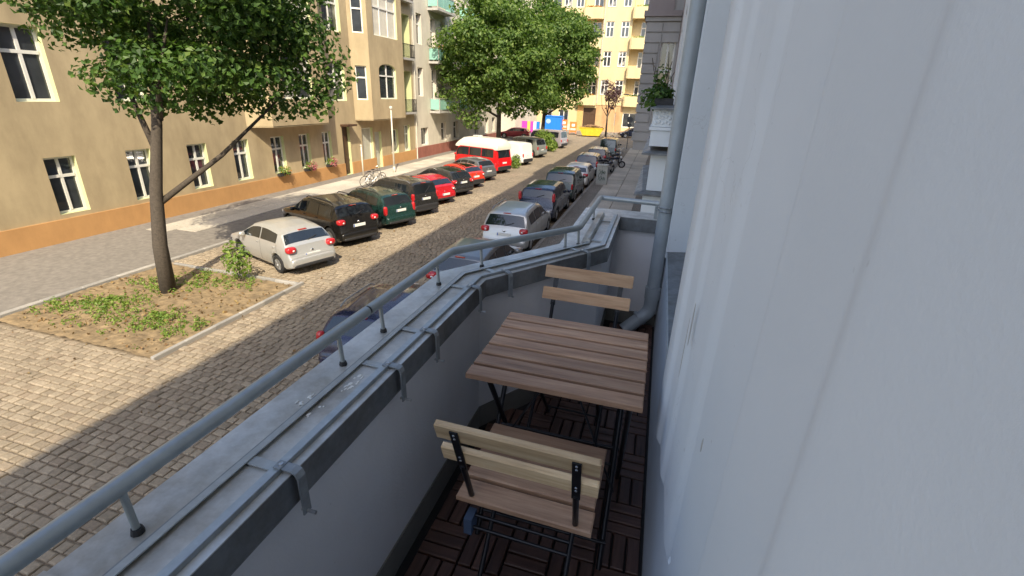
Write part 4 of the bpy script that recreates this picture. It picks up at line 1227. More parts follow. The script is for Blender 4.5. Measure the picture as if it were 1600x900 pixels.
# ---- folding table
tb = thing('folding_table', 'weathered brown slatted folding table with black steel legs', 'table', (-0.213, 1.475, FZ))
TZ = FZ + 0.71
n = 7; d0, d1 = 1.217, 1.728
pitch = (d1 - d0) / n
for i in range(n):
    y0 = d0 + i * pitch
    xw = rg.uniform(-0.002, 0.002)
    M = T(-0.213 + xw, y0 + pitch / 2, TZ, rg.uniform(-0.002, 0.002))
    m = MB().cbox(-0.277, 0.277, -pitch / 2 + 0.0078, pitch / 2 - 0.0078, -0.02, 0.0, 0.003)
    m.build('slat', 'table_wood', tb, M)
for x in (-0.44, 0.015):
    MB().box(x - 0.015, x + 0.015, d0 + 0.03, d1 - 0.03, TZ - 0.034, TZ - 0.0205).build('bearer', 'black_steel', tb)
    for s in (-1, 1):
        xx = x + 0.012 * s
        a = (xx, 1.475 - s * 0.21, TZ - 0.03); b = (xx, 1.475 + s * 0.235, FZ)
        MB().tube([a, b], 0.0095, 8).build('leg', 'black_steel', tb, smooth=True, angle=50)
for (yv, zv) in ((1.475 + 0.20, FZ + 0.09), (1.475 - 0.20, FZ + 0.09), (1.475, FZ + 0.34)):
    MB().tube([(-0.44, yv, zv), (0.015, yv, zv)], 0.006, 8).build('stretcher', 'black_steel', tb, smooth=True, angle=50)
MB().tube([(-0.44, 1.30, FZ + 0.30), (-0.213, 1.475, TZ - 0.03)], 0.004, 6).build('brace', 'black_steel', tb)
MB().tube([(0.015, 1.30, FZ + 0.30), (-0.213, 1.475, TZ - 0.03)], 0.004, 6).build('brace', 'black_steel', tb)

# ---- folding chairs
def chair(label, loc, rz, backmat, seatmat, hw=0.198):
    t = thing('folding_chair', label, 'chair', loc, rz, 'folding chairs at the balcony table')
    W0 = WM[t]
    for i in range(4):
        yv = -0.155 + i * 0.087
        m = MB().cbox(-hw, hw, -0.038, 0.038, -0.018, 0.0, 0.004)
        m.build('seat_slat', seatmat, t, W0 @ Matrix.Translation((rg.uniform(-0.002, 0.002), yv, 0.452 + 0.012 * i / 3)))
    top = Vector((0, -0.295, 0.785)); low = Vector((0, -0.165, 0.44))
    dirv = (top - low).normalized()
    ang = math.atan2(-dirv.y, dirv.z)
    for k, hgt in ((0, 0.7575), (1, 0.660)):
        c = low + dirv * ((hgt - low.z) / dirv.z)
        M = W0 @ Matrix.Translation(c) @ Matrix.Rotation(ang, 4, 'X')
        m = MB()
        m.cbox(-hw - 0.008, hw + 0.008, -0.009, 0.009, -0.029, 0.029, 0.004)
        m.build('back_slat', backmat, t, M)
    for s in (-1, 1):
        x = s * (hw - 0.045)
        M = W0 @ Matrix.Translation(low) @ Matrix.Rotation(ang, 4, 'X')
        L = (top - low).length
        u = MB().box(x - 0.011, x + 0.011, -0.0135, -0.0095, 0.18, L - 0.012)
        up_ = u.build('upright', 'black_steel', t, M)
        for zz in (L - 0.024, L - 0.040, L - 0.128, L - 0.144):
            MB().lathe([(0.0, 0.0), (0.0035, 0.0), (0.003, 0.002), (0.0, 0.0025)], 8, M @ Matrix.Translation((x, -0.0136, zz)) @ Matrix.Rotation(R(90), 4, 'X')).build('bolt', 'steel', up_)
        p0 = low + dirv * 0.19; 
        MB().tube([W0 @ Vector((x, p0.y - 0.011, p0.z)), W0 @ Vector((x, low.y - 0.008, low.z)), W0 @ Vector((x, 0.21, 0.005))], 0.0085, 8).build('leg', 'black_steel', t, smooth=True, angle=50)
        xi = s * (hw - 0.065)
        MB().tube([W0 @ Vector((xi, 0.13, 0.436)), W0 @ Vector((xi, -0.225, 0.005))], 0.0085, 8).build('leg', 'black_steel', t, smooth=True, angle=50)
        MB().box(xi - 0.008, xi + 0.008, -0.18, 0.15, 0.418, 0.4335).build('seat_bearer', 'black_steel', t, W0)
        for yv in (0.21, -0.225):
            MB().sell((x if yv > 0 else xi, yv, 0.012), 0.013, 0.016, 0.012, 0.6).build('foot', 'trim', t, W0)
    for (yv, zv, xx) in ((-0.190, 0.392, hw - 0.055), (-0.206, 0.362, hw - 0.055), (-0.178, 0.065, hw - 0.065), (0.13, 0.11, hw - 0.045), (-0.01, 0.26, hw - 0.05)):
        MB().tube([W0 @ Vector((-xx, yv, zv)), W0 @ Vector((xx, yv, zv))], 0.005, 8).build('stretcher', 'black_steel', t, smooth=True, angle=50)
    return t
c1 = chair('folding chair with pale backrest seen from behind, at the near side of the table', (-0.225, 1.172, FZ), R(-1.0), 'pale_wood', 'seat_wood')
MB().box(-0.160, -0.136, -0.222, -0.176, 0.345, 0.402).build('grip', 'blue_grip', c1, WM[c1])
chair('folding chair with honey brown backrest facing the table from the far corner', (-0.238, 1.845, FZ), R(180 - 1.5), 'chair_wood', 'seat_wood')

# ================================================================== vehicles
def interp(pts, x):
    """piecewise linear through (x, v) sorted descending in x (front to rear)"""
    if x >= pts[0][0]: return pts[0][1]
    for (a, va), (b, vb) in zip(pts[:-1], pts[1:]):
        if a >= x >= b:
            return va + (vb - va) * ((a - x) / (a - b) if a != b else 0)
    return pts[-1][1]
class Body:
    def __init__(s, L, W, H, top, belt, wr=0.31, axles=None, tumble=0.80, ground=0.20, nose=0.80, tail=0.90, side=0.55):
        s.L, s.W, s.H, s.top, s.belt, s.wr = L, W, H, top, belt, wr
        s.ax = axles or (L / 2 - 0.82, -L / 2 + 0.72)
        s.tumble, s.g, s.nose, s.tail, s.side = tumble, ground, nose, tail, side
    def half(s, x):
        h = s.W / 2; L = s.L / 2
        df = max(0.0, (x - (L - 0.7)) / 0.7); dr = max(0.0, ((-L + 0.55) - x) / 0.55)
        return h * (1 - (1 - s.nose) * df ** 2.2) * (1 - (1 - s.tail) * dr ** 2.0)
    def low(s, x):
        z = s.g; L = s.L / 2
        z += 0.10 * max(0.0, (x - (L - 0.45)) / 0.45) ** 2 + 0.10 * max(0.0, (-L + 0.45 - x) / 0.45) ** 2
        for a in s.ax:
            r = s.wr + 0.055
            if abs(x - a) < r: z = max(z, s.wr + math.sqrt(r * r - (x - a) ** 2) * 0.98)
        return z
    def ring(s, x):
        """half section, bottom centre to roof centre"""
        w = s.half(x); zl = s.low(x); zt = interp(s.top, x); zb = interp(s.belt, x)
        zb = min(zb, zt - 0.05)
        t = max(0.0, min(1.0, (zt - zb - 0.05) / (s.H - zb - 0.05 + 1e-6)))
        zs = max(s.side, zl + 0.04); zs = min(zs, zb - 0.03)
        z2 = min(max(s.g + 0.10, zl + 0.015), zs - 0.01)
        wr = w * (0.955 + (s.tumble - 0.955) * t)
        ze = zt - 0.045 - 0.045 * t
        ze = max(ze, zb + 0.012)
        return [(0.0, zl), (w * 0.90, zl), (w * 0.975, z2), (w * 1.0, zs), (w * 0.992, (zs + zb) / 2), (w * 0.97, zb), (wr, ze), (wr * 0.90, zt - 0.022 - 0.012 * t), (wr * 0.6, zt - 0.006), (0.0, zt)]
    def stations(s):
        L = s.L / 2
        xs = set([p[0] for p in s.top] + [p[0] for p in s.belt])
        for a in s.ax:
            r = s.wr + 0.055
            for k in range(-6, 7): xs.add(a + r * math.sin(k * math.pi / 12))
        k = 30
        for i in range(k + 1): xs.add(L - s.L * i / k)
        xs = sorted([x for x in xs if -L <= x <= L], reverse=True)
        out = [xs[0]]
        for x in xs[1:]:
            if out[-1] - x > 0.008: out.append(x)
        out[-1] = -L
        return out
    def shell(s):
        mb = MB(); xs = s.stations(); n = 10
        vs = []
        for x in xs:
            r = s.ring(x)
            vs += [(x, y, z) for y, z in r] + [(x, -y, z) for y, z in r[-2:0:-1]]
        m = 2 * n - 2; fs = []
        for i in range(len(xs) - 1):
            for j in range(m):
                fs.append((i * m + j, i * m + (j + 1) % m, (i + 1) * m + (j + 1) % m, (i + 1) * m + j))
        fs.append(tuple(range(m))[::-1]); fs.append(tuple((len(xs) - 1) * m + j for j in range(m)))
        return mb.add(vs, fs)
    def side_glass(s, xa, xb, sgn, t0=0.10, t1=0.90, n=8):
        mb = MB(); vs = []; k = 0
        for i in range(n + 1):
            x = xa + (xb - xa) * i / n
            r = s.ring(x); b, e = r[5], r[6]
            if e[1] - b[1] < 0.10: continue
            d = Vector((e[0] - b[0], e[1] - b[1])).normalized(); nr = Vector((d.y, -d.x))
            for t in (t0, 0.5, t1):
                p = (b[0] + (e[0] - b[0]) * t + nr.x * 0.007, b[1] + (e[1] - b[1]) * t + nr.y * 0.007)
                vs.append((x, sgn * p[0], p[1]))
            k += 1
        fs = [(3 * i + j, 3 * i + j + 1, 3 * i + j + 4, 3 * i + j + 3) if sgn > 0 else (3 * i + j + 3, 3 * i + j + 4, 3 * i + j + 1, 3 * i + j) for i in range(k - 1) for j in range(2)]
        return mb.add(vs, fs) if k > 1 else None
    def top_patch(s, xa, xb, w0=0.9, n=6, off=0.007, w1=None):
        """panel lying on the upper surface between two stations: windscreen, rear window, roof"""
        mb = MB(); vs = []
        w1 = w0 if w1 is None else w1
        for i in range(n + 1):
            t = i / n; x = xa + (xb - xa) * t
            r = s.ring(x)
            dz = interp(s.top, x + 0.01) - interp(s.top, x - 0.01)
            nr = Vector((-dz, 0.02)).normalized()
            ww = w0 + (w1 - w0) * t
            rows = [(r[6], r[7], 0.25), (r[7], r[8], 0.35), (r[8], r[9], 0.0)]
            half = []
            for q, (p0, p1, _) in enumerate(rows):
                half.append(p0)
            half.append(r[9])
            edge = half[0][0] * ww
            pts = []
            for y in (edge, edge * 0.8, edge * 0.4, 0.0):
                z = r[9][1]
                for p0, p1 in zip(half[:-1], half[1:]):
                    if p0[0] >= y >= p1[0]:
                        z = p0[1] + (p1[1] - p0[1]) * ((p0[0] - y) / (p0[0] - p1[0] + 1e-9)); break
                pts.append((y, z))
            row = [(x + nr.x * off, y, z + nr.y * off) for y, z in pts]
            row += [(x + nr.x * off, -y, z + nr.y * off) for y, z in pts[-2::-1]]
            vs += row
        m = 7
        fs = [(i * m + j, i * m + j + 1, (i + 1) * m + j + 1, (i + 1) * m + j) for i in range(n) for j in range(m - 1)]
        if xa > xb: fs = [f[::-1] for f in fs]
        return mb.add(vs, fs)

WHEEL = {}
def wheel_meshes(r):
    if r not in WHEEL:
        t = MB().lathe([(r * 0.62, -0.095), (r * 0.90, -0.10), (r, -0.075), (r, 0.075), (r * 0.90, 0.10), (r * 0.62, 0.095), (r * 0.60, 0.05)], 22, Matrix.Rotation(R(90), 4, 'X'))
        h = MB().lathe([(0.0, 0.075), (r * 0.16, 0.082), (r * 0.2, 0.066), (r * 0.56, 0.060), (r * 0.63, 0.088)], 20, Matrix.Rotation(R(90), 4, 'X'))
        for i in range(5):
            a = 2 * math.pi * i / 5
            h.bar((0.12 * r * math.cos(a), -0.078, 0.12 * r * math.sin(a)), (0.6 * r * math.cos(a), -0.084, 0.6 * r * math.sin(a)), 0.045, 0.03, (0, 1, 0))
        WHEEL[r] = (t.mesh('wheel', 'tyre', True, 40), h.mesh('rim', 'rim', True, 40))
    return WHEEL[r]

def top_line(L, H, kind):
    h = L / 2
    if kind == 'hatch':
        top = [(h, 0.56), (h - 0.10, 0.70), (h - 0.35, 0.80), (h - 1.0, 0.96), (h - 1.25, 1.10), (h - 1.72, H - 0.09), (h - 2.1, H - 0.01), (h - 2.6, H), (-h + 0.80, H - 0.06), (-h + 0.50, H - 0.13), (-h + 0.20, 1.02), (-h + 0.12, 0.96), (-h + 0.06, 0.72), (-h + 0.03, 0.66), (-h, 0.60)]
        rear = (-h + 0.47, -h + 0.225); front = (h - 1.14, h - 1.70)
    elif kind == 'wagon':
        top = [(h, 0.56), (h - 0.10, 0.68), (h - 0.40, 0.79), (h - 1.15, 0.95), (h - 1.40, 1.08), (h - 1.95, H - 0.08), (h - 2.4, H), (-h + 1.2, H - 0.02), (-h + 0.55, H - 0.08), (-h + 0.42, H - 0.12), (-h + 0.15, 1.00), (-h + 0.10, 0.94), (-h + 0.05, 0.70), (-h + 0.03, 0.62), (-h, 0.58)]
        rear = (-h + 0.40, -h + 0.175); front = (h - 1.28, h - 1.92)
    elif kind == 'suv':
        top = [(h, 0.64), (h - 0.08, 0.82), (h - 0.35, 0.93), (h - 1.05, 1.06), (h - 1.25, 1.18), (h - 1.78, H - 0.08), (h - 2.2, H), (-h + 1.0, H - 0.03), (-h + 0.50, H - 0.09), (-h + 0.38, H - 0.14), (-h + 0.15, 1.14), (-h + 0.10, 1.05), (-h + 0.05, 0.76), (-h + 0.03, 0.70), (-h, 0.66)]
        rear = (-h + 0.36, -h + 0.175); front = (h - 1.15, h - 1.75)
    elif kind == 'boxy':
        top = [(h, 0.60), (h - 0.08, 0.80), (h - 0.35, 0.92), (h - 0.85, 1.06), (h - 1.05, 1.20), (h - 1.50, H - 0.10), (h - 1.9, H - 0.01), (-h + 0.9, H), (-h + 0.30, H - 0.03), (-h + 0.20, H - 0.08), (-h + 0.09, 1.05), (-h + 0.06, 0.98), (-h + 0.03, 0.66), (-h + 0.02, 0.58), (-h, 0.54)]
        rear = (-h + 0.19, -h + 0.10); front = (h - 0.95, h - 1.48)
    else:                                           # 'bus': flat fronted camper van
        top = [(h, 0.60), (h - 0.05, 1.02), (h - 0.12, 1.08), (h - 0.55, H - 0.12), (h - 0.75, H - 0.03), (h - 1.2, H), (-h + 0.9, H), (-h + 0.30, H - 0.03), (-h + 0.20, H - 0.08), (-h + 0.06, 1.10), (-h + 0.04, 1.02), (-h + 0.02, 0.62), (-h + 0.01, 0.56), (-h, 0.52)]
        rear = (-h + 0.19, -h + 0.075); front = (h - 0.15, h - 0.53)
    return top, rear, front

def car(name, label, cat, loc, heading, kind, L, W, H, col, group, belt=(0.90, 0.97), wr=0.31, tumble=0.80, lamps=('v', 0.86), roofmat=None, bumper=None, rails=False, sides=3, plate_z=0.78, blind=False, rear_glass=True, rear_w=0.86, spoiler=False):
    t = thing(name, label, cat, loc, heading, group)
    W0 = WM[t]; h = L / 2
    top, rear, front = top_line(L, H, kind)
    bl = [(h, belt[0] - 0.08), (h - 1.0, belt[0]), (-h + 0.5, belt[1]), (-h, belt[1])]
    B = Body(L, W, H, top, bl, wr, tumble=tumble)
    body = B.shell().build('body', col, t, W0, smooth=True, angle=38)
    # glass
    B.top_patch(front[0], front[1], 0.93).build('windscreen', 'car_glass', t, W0, smooth=True)
    if rear_glass: B.top_patch(rear[0], rear[1], rear_w, w1=rear_w + 0.06).build('rear_window', 'car_glass', t, W0, smooth=True)
    a0, a1 = front[0] - 0.10, rear[0] + 0.20
    if kind == 'bus': a0 = h - 0.35
    cuts = [a0]
    for i in range(1, sides): cuts.append(a0 + (a1 - a0) * (i / sides) ** 0.95)
    cuts.append(a1)
    for sg in (1, -1):
        for i in range(sides):
            if blind and i > 0: continue
            gpanel = B.side_glass(cuts[i] - (0.03 if i else 0), cuts[i + 1] + 0.03, sg)
            if gpanel: gpanel.build('side_window', 'car_glass', t, W0, smooth=True)
    if roofmat:
        B.top_patch(front[1] - 0.04, rear[0] + 0.06, 0.99, n=10, off=0.005).build('roof_panel', roofmat, t, W0, smooth=True)
    # door gaps
    for sg in (1, -1):
        for xg in (cuts[1], cuts[min(2, sides)]) if not blind else (cuts[1],):
            r = B.ring(xg)
            zz = [(y_, z_) for y_, z_ in r[2:6]]
            m = MB()
            for (p, q) in zip(zz[:-1], zz[1:]):
                m.add([(xg - 0.006, sg * (p[0] + 0.002), p[1]), (xg + 0.006, sg * (p[0] + 0.002), p[1]), (xg + 0.006, sg * (q[0] + 0.002), q[1]), (xg - 0.006, sg * (q[0] + 0.002), q[1])], [(0, 1, 2, 3) if sg > 0 else (3, 2, 1, 0)])
            m.build('door_gap', 'trim', t, W0)
            MB().sell((xg + 0.14, sg * (r[4][0] + 0.012), belt[1] - 0.10), 0.075, 0.018, 0.015, 0.6, 8, 6).build('door_handle', col if roofmat is None else 'trim', t, W0, smooth=True)
    # lamps: real lens bodies let into the rear corners
    style, lz = lamps
    tw = B.half(-h + 0.14)
    for sg in (1, -1):
        if style == 'v':      MB().sell((-h + 0.13, sg * (tw - 0.055), lz), 0.085, 0.075, 0.20, 0.55, 12, 8).build('tail_lamp', 'lamp_red', t, W0, smooth=True)
        elif style == 'h':    MB().sell((-h + 0.11, sg * (tw - 0.125), lz), 0.125, 0.165, 0.105, 0.6, 12, 8).build('tail_lamp', 'lamp_red', t, W0, smooth=True)
        elif style == 'r':    MB().sell((-h + 0.09, sg * (tw - 0.13), lz), 0.07, 0.125, 0.11, 0.9, 12, 8).build('tail_lamp', 'lamp_red', t, W0, smooth=True)
        else:                 MB().sell((-h + 0.05, sg * (tw - 0.08), lz), 0.05, 0.055, 0.15, 0.35, 12, 8).build('tail_lamp', 'lamp_red', t, W0, smooth=True)
        if style in ('h', 'r'):
            MB().sell((-h + 0.065, sg * (tw - 0.16), lz - 0.01), 0.095, 0.06, 0.045, 0.8, 10, 6).build('reversing_lamp', 'lamp_white', t, W0, smooth=True)
        fw = B.half(h - 0.2)
        MB().sell((h - 0.20, sg * (fw - 0.16), interp(top, h - 0.22) - 0.12), 0.15, 0.16, 0.085, 0.7, 12, 8).build('headlamp', 'lamp_white', t, W0, smooth=True)
        MB().sell((front[0] - 0.20, sg * (B.half(0) + 0.075), belt[0] + 0.07), 0.075, 0.10, 0.075, 0.65, 10, 7).build('mirror', col, t, W0, smooth=True)
    # bumpers, plate, wiper, badge, high brake lamp
    m = MB(); bw = B.half(-h + 0.02)
    m.sell((-h + 0.05, 0, 0.44), 0.085, bw * 0.985, 0.13, 0.35, 20, 8)
    m.build('bumper', bumper or col, t, W0, smooth=True)
    MB().sell((-h + 0.03, 0, 0.33), 0.085, bw * 0.90, 0.055, 0.35, 20, 8).build('bumper_skirt', 'trim', t, W0, smooth=True)
    zt_ = interp(top, -h + 0.045)
    px = -h + (0.035 if plate_z > 0.6 else -0.045)
    pm = MB().box(px - 0.012, px, -0.26, 0.26, plate_z - 0.055, plate_z + 0.055).build('number_plate', 'plate_white', t, W0)
    MB().box(px - 0.015, px - 0.0125, 0.218, 0.258, plate_z - 0.05, plate_z + 0.05).build('plate_band', 'plate_blue', pm, W0)
    MB().sell((-h + 0.055, 0, plate_z + 0.13), 0.02, 0.05, 0.04, 0.9, 10, 6).build('badge', 'chrome', t, W0, smooth=True)
    if rear_glass:
        rx = rear[1]; rz = interp(top, rx)
        MB().tube([(rx - 0.02, 0.02, rz + 0.01), (rx + 0.05, -0.33, interp(top, rx + 0.06) + 0.02)], 0.012, 6).build('wiper', 'trim', t, W0)
        MB().box(rear[0] + 0.0, rear[0] + 0.06, -0.14, 0.14, interp(top, rear[0] + 0.03) + 0.004, interp(top, rear[0] + 0.03) + 0.022).build('brake_lamp', 'lamp_red', t, W0)
    if spoiler:
        MB().sell((rear[0] + 0.03, 0, interp(top, rear[0] + 0.05) + 0.015), 0.12, B.half(0) * B.tumble * 0.95, 0.02, 0.4, 16, 6).build('spoiler', col, t, W0, smooth=True)
    if rails:
        for sg in (1, -1):
            yr = B.half(0) * B.tumble * 0.93
            MB().tube([(front[1] - 0.25, sg * yr, H - 0.035), (front[1] - 0.4, sg * yr, H + 0.035), (rear[0] + 0.45, sg * yr, H + 0.02), (rear[0] + 0.25, sg * yr, H - 0.06)], 0.016, 6).build('roof_rail', 'rim' if rails == 1 else 'trim', t, W0)
    # wheels
    tm, rm_ = wheel_meshes(wr)
    for a in B.ax:
        for sg in (1, -1):
            Mw = W0 @ Matrix.Translation((a, sg * (W / 2 - 0.115), wr)) @ (I4 if sg < 0 else Matrix.Rotation(math.pi, 4, 'Z'))
            w_ = place('wheel', tm, t, Mw)
            place('rim', rm_, w_, Mw)
    return t, B, W0

paint('p_silver', (0.58, 0.58, 0.56), 0.5, 0.14, 0.32)
paint('p_black', (0.006, 0.006, 0.006), 0.0, 0.05, 0.14)
paint('p_green', (0.008, 0.045, 0.04), 0.3, 0.08, 0.2)
paint('p_darkgrey', (0.035, 0.035, 0.036), 0.4, 0.08, 0.2)
paint('p_red', (0.46, 0.012, 0.020), 0.0, 0.04, 0.22)
paint('p_red2', (0.55, 0.035, 0.014), 0.0, 0.04, 0.22)
paint('p_grey', (0.20, 0.205, 0.21), 0.6, 0.11, 0.28)
paint('p_vanred', (0.62, 0.010, 0.014), 0.0, 0.01, 0.25)
paint('p_cream', (0.74, 0.70, 0.60), 0.0, 0.04, 0.4)
paint('p_white', (0.78, 0.77, 0.73), 0.0, 0.03, 0.3)
paint('p_greygreen', (0.27, 0.285, 0.26), 0.4, 0.09, 0.3)
paint('p_lilac', (0.42, 0.38, 0.42), 0.4, 0.07, 0.3)
paint('p_navy', (0.008, 0.012, 0.055), 0.3, 0.14, 0.18)
paint('p_darkgreen', (0.010, 0.028, 0.025), 0.3, 0.07, 0.2)
paint('p_blue', (0.012, 0.02, 0.05), 0.3, 0.07, 0.2)
paint('p_maroon', (0.30, 0.02, 0.035), 0.2, 0.05, 0.25)

GL = 'cars parked at an angle on the sunny side'
GR = 'cars parked along the shaded kerb'
SL = R(180 - 21.5)                                   # heading: away from the road, slightly up the street
def angled(rx, ry, L, a=SL):
    return (rx + math.cos(a) * L / 2, ry + math.sin(a) * L / 2, 0.035 if ry < 27 else 0.0), a
def put_left(rx, ry, L, da=0.0, **k):
    loc, a = angled(rx + 0.32, ry - 0.15, L, SL + R(da))
    return dict(loc=loc, heading=a, L=L, group=GL, **k)
car('parked_car', 'silver hatchback with red claw tail lamps beside the tree bed', 'car', **put_left(-10.45, 12.35, 3.95, 2), kind='hatch', W=1.74, H=1.46, col='p_silver', lamps=('h', 0.86), plate_z=0.62, tumble=0.78, sides=2, wr=0.30, rear_w=0.92)
car('parked_car', 'black off-roader with roof rails between the silver and green cars', 'car', **put_left(-10.75, 15.45, 4.40), kind='suv', W=1.82, H=1.62, col='p_black', lamps=('h', 0.98), plate_z=0.80, rails=2, wr=0.35, belt=(1.00, 1.07), bumper='p_black')
car('parked_car', 'dark green estate car with white number plate', 'car', **put_left(-10.52, 18.25, 4.45), kind='wagon', W=1.72, H=1.50, col='p_green', lamps=('v', 0.83), plate_z=0.80, rails=2)
car('parked_car', 'dark grey high-roofed car with grey bumper beside the green estate', 'car', **put_left(-10.55, 20.75, 4.20), kind='boxy', W=1.70, H=1.62, col='p_darkgrey', lamps=('v', 0.92), plate_z=0.84, rails=1, bumper='trim')
car('parked_car', 'small red hatchback squeezed between two dark cars', 'car', **put_left(-10.78, 23.45, 3.60), kind='hatch', W=1.64, H=1.44, col='p_red', lamps=('r', 0.80), plate_z=0.56, sides=2, bumper='p_red')
car('parked_car', 'charcoal estate car beside the small red hatchback', 'car', **put_left(-10.72, 25.95, 4.30), kind='wagon', W=1.76, H=1.47, col='p_darkgrey', lamps=('h', 0.86), plate_z=0.80)
car('parked_car', 'orange red car with black roof', 'car', **put_left(-11.0, 28.75, 3.85), kind='hatch', W=1.70, H=1.42, col='p_red2', lamps=('r', 0.84), plate_z=0.74, roofmat='p_black', sides=2, bumper='trim')
car('parked_car', 'grey hatchback parked in front of the red camper van', 'car', **put_left(-11.15, 31.6, 3.95), kind='hatch', W=1.72, H=1.48, col='p_grey', lamps=('v', 0.94), plate_z=0.68)
# camper with raised roof
v, VB, VW = car('camper_van', 'red camper van with raised cream roof', 'van', **put_left(-11.25, 35.4, 4.57), kind='bus', W=1.84, H=1.93, col='p_vanred', lamps=('b', 0.80), plate_z=0.80, tumble=0.90, belt=(1.10, 1.12), sides=3, bumper='trim', rear_w=0.80)
hr_ = MB(); vs = []; prof = [(2.05, 1.93, 0.70), (1.85, 2.22, 0.72), (1.4, 2.46, 0.70), (0.4, 2.56, 0.69), (-1.3, 2.55, 0.69), (-1.95, 2.48, 0.68), (-2.14, 2.30, 0.70), (-2.20, 1.95, 0.72)]
for x, z, w in prof:
    wb = 0.83
    vs += [(x, wb, 1.74), (x, wb, 1.86), (x, w + 0.05, min(z, 1.90) + (z - 1.90) * 0.55 if z > 1.9 else z), (x, w * 0.82, z - 0.05 if z > 2 else z), (x, 0, z), (x, -w * 0.82, z - 0.05 if z > 2 else z), (x, -w - 0.05, min(z, 1.90) + (z - 1.90) * 0.55 if z > 1.9 else z), (x, -wb, 1.86), (x, -wb, 1.74)]
hr_.add(vs, [(i * 9 + j, i * 9 + j + 1, (i + 1) * 9 + j + 1, (i + 1) * 9 + j) for i in range(7) for j in range(8)] + [tuple(range(9))[::-1], tuple(63 + j for j in range(9))])
hr_.build('raised_roof', 'p_cream', v, VW, smooth=True, angle=45)
MB().box(0.2, 0.75, -0.25, 0.25, 2.555, 2.60).build('roof_hatch', 'p_white', v, VW)
car('panel_van', 'white panel van beside the red camper', 'van', **put_left(-10.85, 40.8, 4.0, 3), kind='boxy', W=1.70, H=1.86, col='p_white', lamps=('b', 0.85), plate_z=0.70, tumble=0.93, belt=(1.08, 1.10), wr=0.30, blind=True, sides=3, rear_glass=False, bumper='trim')
car('parked_car', 'grey green off-roader with dark side windows behind the white van', 'car', **put_left(-11.0, 46.8, 4.7, 3), kind='suv', W=1.85, H=1.85, col='p_greygreen', lamps=('b', 0.9), plate_z=0.72, rails=2, wr=0.37, belt=(1.08, 1.12), tumble=0.86)
car('parked_van', 'pale lilac van past the roadside bush', 'van', **put_left(-10.8, 57.0, 4.4, 6), kind='bus', W=1.80, H=1.95, col='p_lilac', lamps=('b', 0.85), plate_z=0.70, tumble=0.88, belt=(1.08, 1.1), bumper='trim')
car('parked_car', 'dark red car parked across the side road behind the trees', 'car', loc=(-19.3, 66.5, 0.01), heading=R(185), L=4.3, group=GL, kind='hatch', W=1.74, H=1.45, col='p_maroon', lamps=('h', 0.86))
# kerb side: noses up the street
def put_right(x, yrear, L, **k): return dict(loc=(x, yrear + L / 2, 0.035 if yrear < 24 else 0.0), heading=R(90), L=L, group=GR, **k)
car('parked_car', 'navy blue car with glossy roof below the balcony rail', 'car', **put_right(-5.20, 6.95, 4.1), kind='wagon', W=1.74, H=1.46, col='p_navy', lamps=('v', 0.86), rails=1, tumble=0.76)
car('parked_car', 'silver car with sky reflecting in its rear window below the handrail bend', 'car', **put_right(-4.78, 11.1, 4.30), kind='wagon', W=1.76, H=1.50, col='p_grey', lamps=('h', 0.88), tumble=0.76)
car('parked_car', 'silver estate car with wide rear window and red wrap-around tail lamps', 'car', **put_right(-5.05, 16.35, 4.60), kind='wagon', W=1.84, H=1.56, col='p_silver', lamps=('h', 0.90), plate_z=0.74, rails=1, tumble=0.78, belt=(0.95, 1.02))
car('parked_car', 'black compact off-roader with tall red tail lamps', 'car', **put_right(-5.08, 21.4, 4.5), kind='suv', W=1.82, H=1.66, col='p_blue', lamps=('v', 1.22), plate_z=0.80, wr=0.34, belt=(0.98, 1.04), tumble=0.80)
car('parked_car', 'dark green high car with round red lamp', 'car', **put_right(-5.05, 26.5, 4.4), kind='suv', W=1.78, H=1.74, col='p_darkgreen', lamps=('b', 0.95), plate_z=0.75, wr=0.33, belt=(1.02, 1.08), tumble=0.86)
car('parked_car', 'white car wedged between two dark kerbside cars', 'car', **put_right(-5.0, 31.6, 4.2), kind='hatch', W=1.74, H=1.46, col='p_white', lamps=('h', 0.88))
car('parked_car', 'navy car with roof painted pale for sky reflection and white rear lettering strip', 'car', **put_right(-5.05, 36.9, 4.4), kind='wagon', W=1.78, H=1.60, col='p_blue', lamps=('v', 0.95), plate_z=0.85, roofmat='p_cream', tumble=0.80)  # pale roof panel: sky reflection put into the colour
car('parked_car', 'dark car with roof painted cream for sky reflection ahead of the navy one', 'car', **put_right(-5.02, 42.4, 4.3), kind='wagon', W=1.78, H=1.58, col='p_darkgrey', lamps=('h', 0.92), roofmat='p_cream', tumble=0.80)  # cream here is the sky's reflection painted onto a dark roof
car('parked_van', 'dark blue green van at the far end of the kerb row', 'van', **put_right(-4.75, 49.0, 4.5), kind='boxy', W=1.76, H=1.90, col='p_darkgreen', lamps=('b', 0.95), plate_z=0.72, tumble=0.88, belt=(1.1, 1.12))
car('parked_car', 'dark car parked before the yellow house past the sign post', 'car', loc=(-4.2, 79.5, 0.01), heading=R(200), L=4.2, group='cars before the yellow house', kind='hatch', W=1.74, H=1.46, col='p_blue', lamps=('h', 0.86))

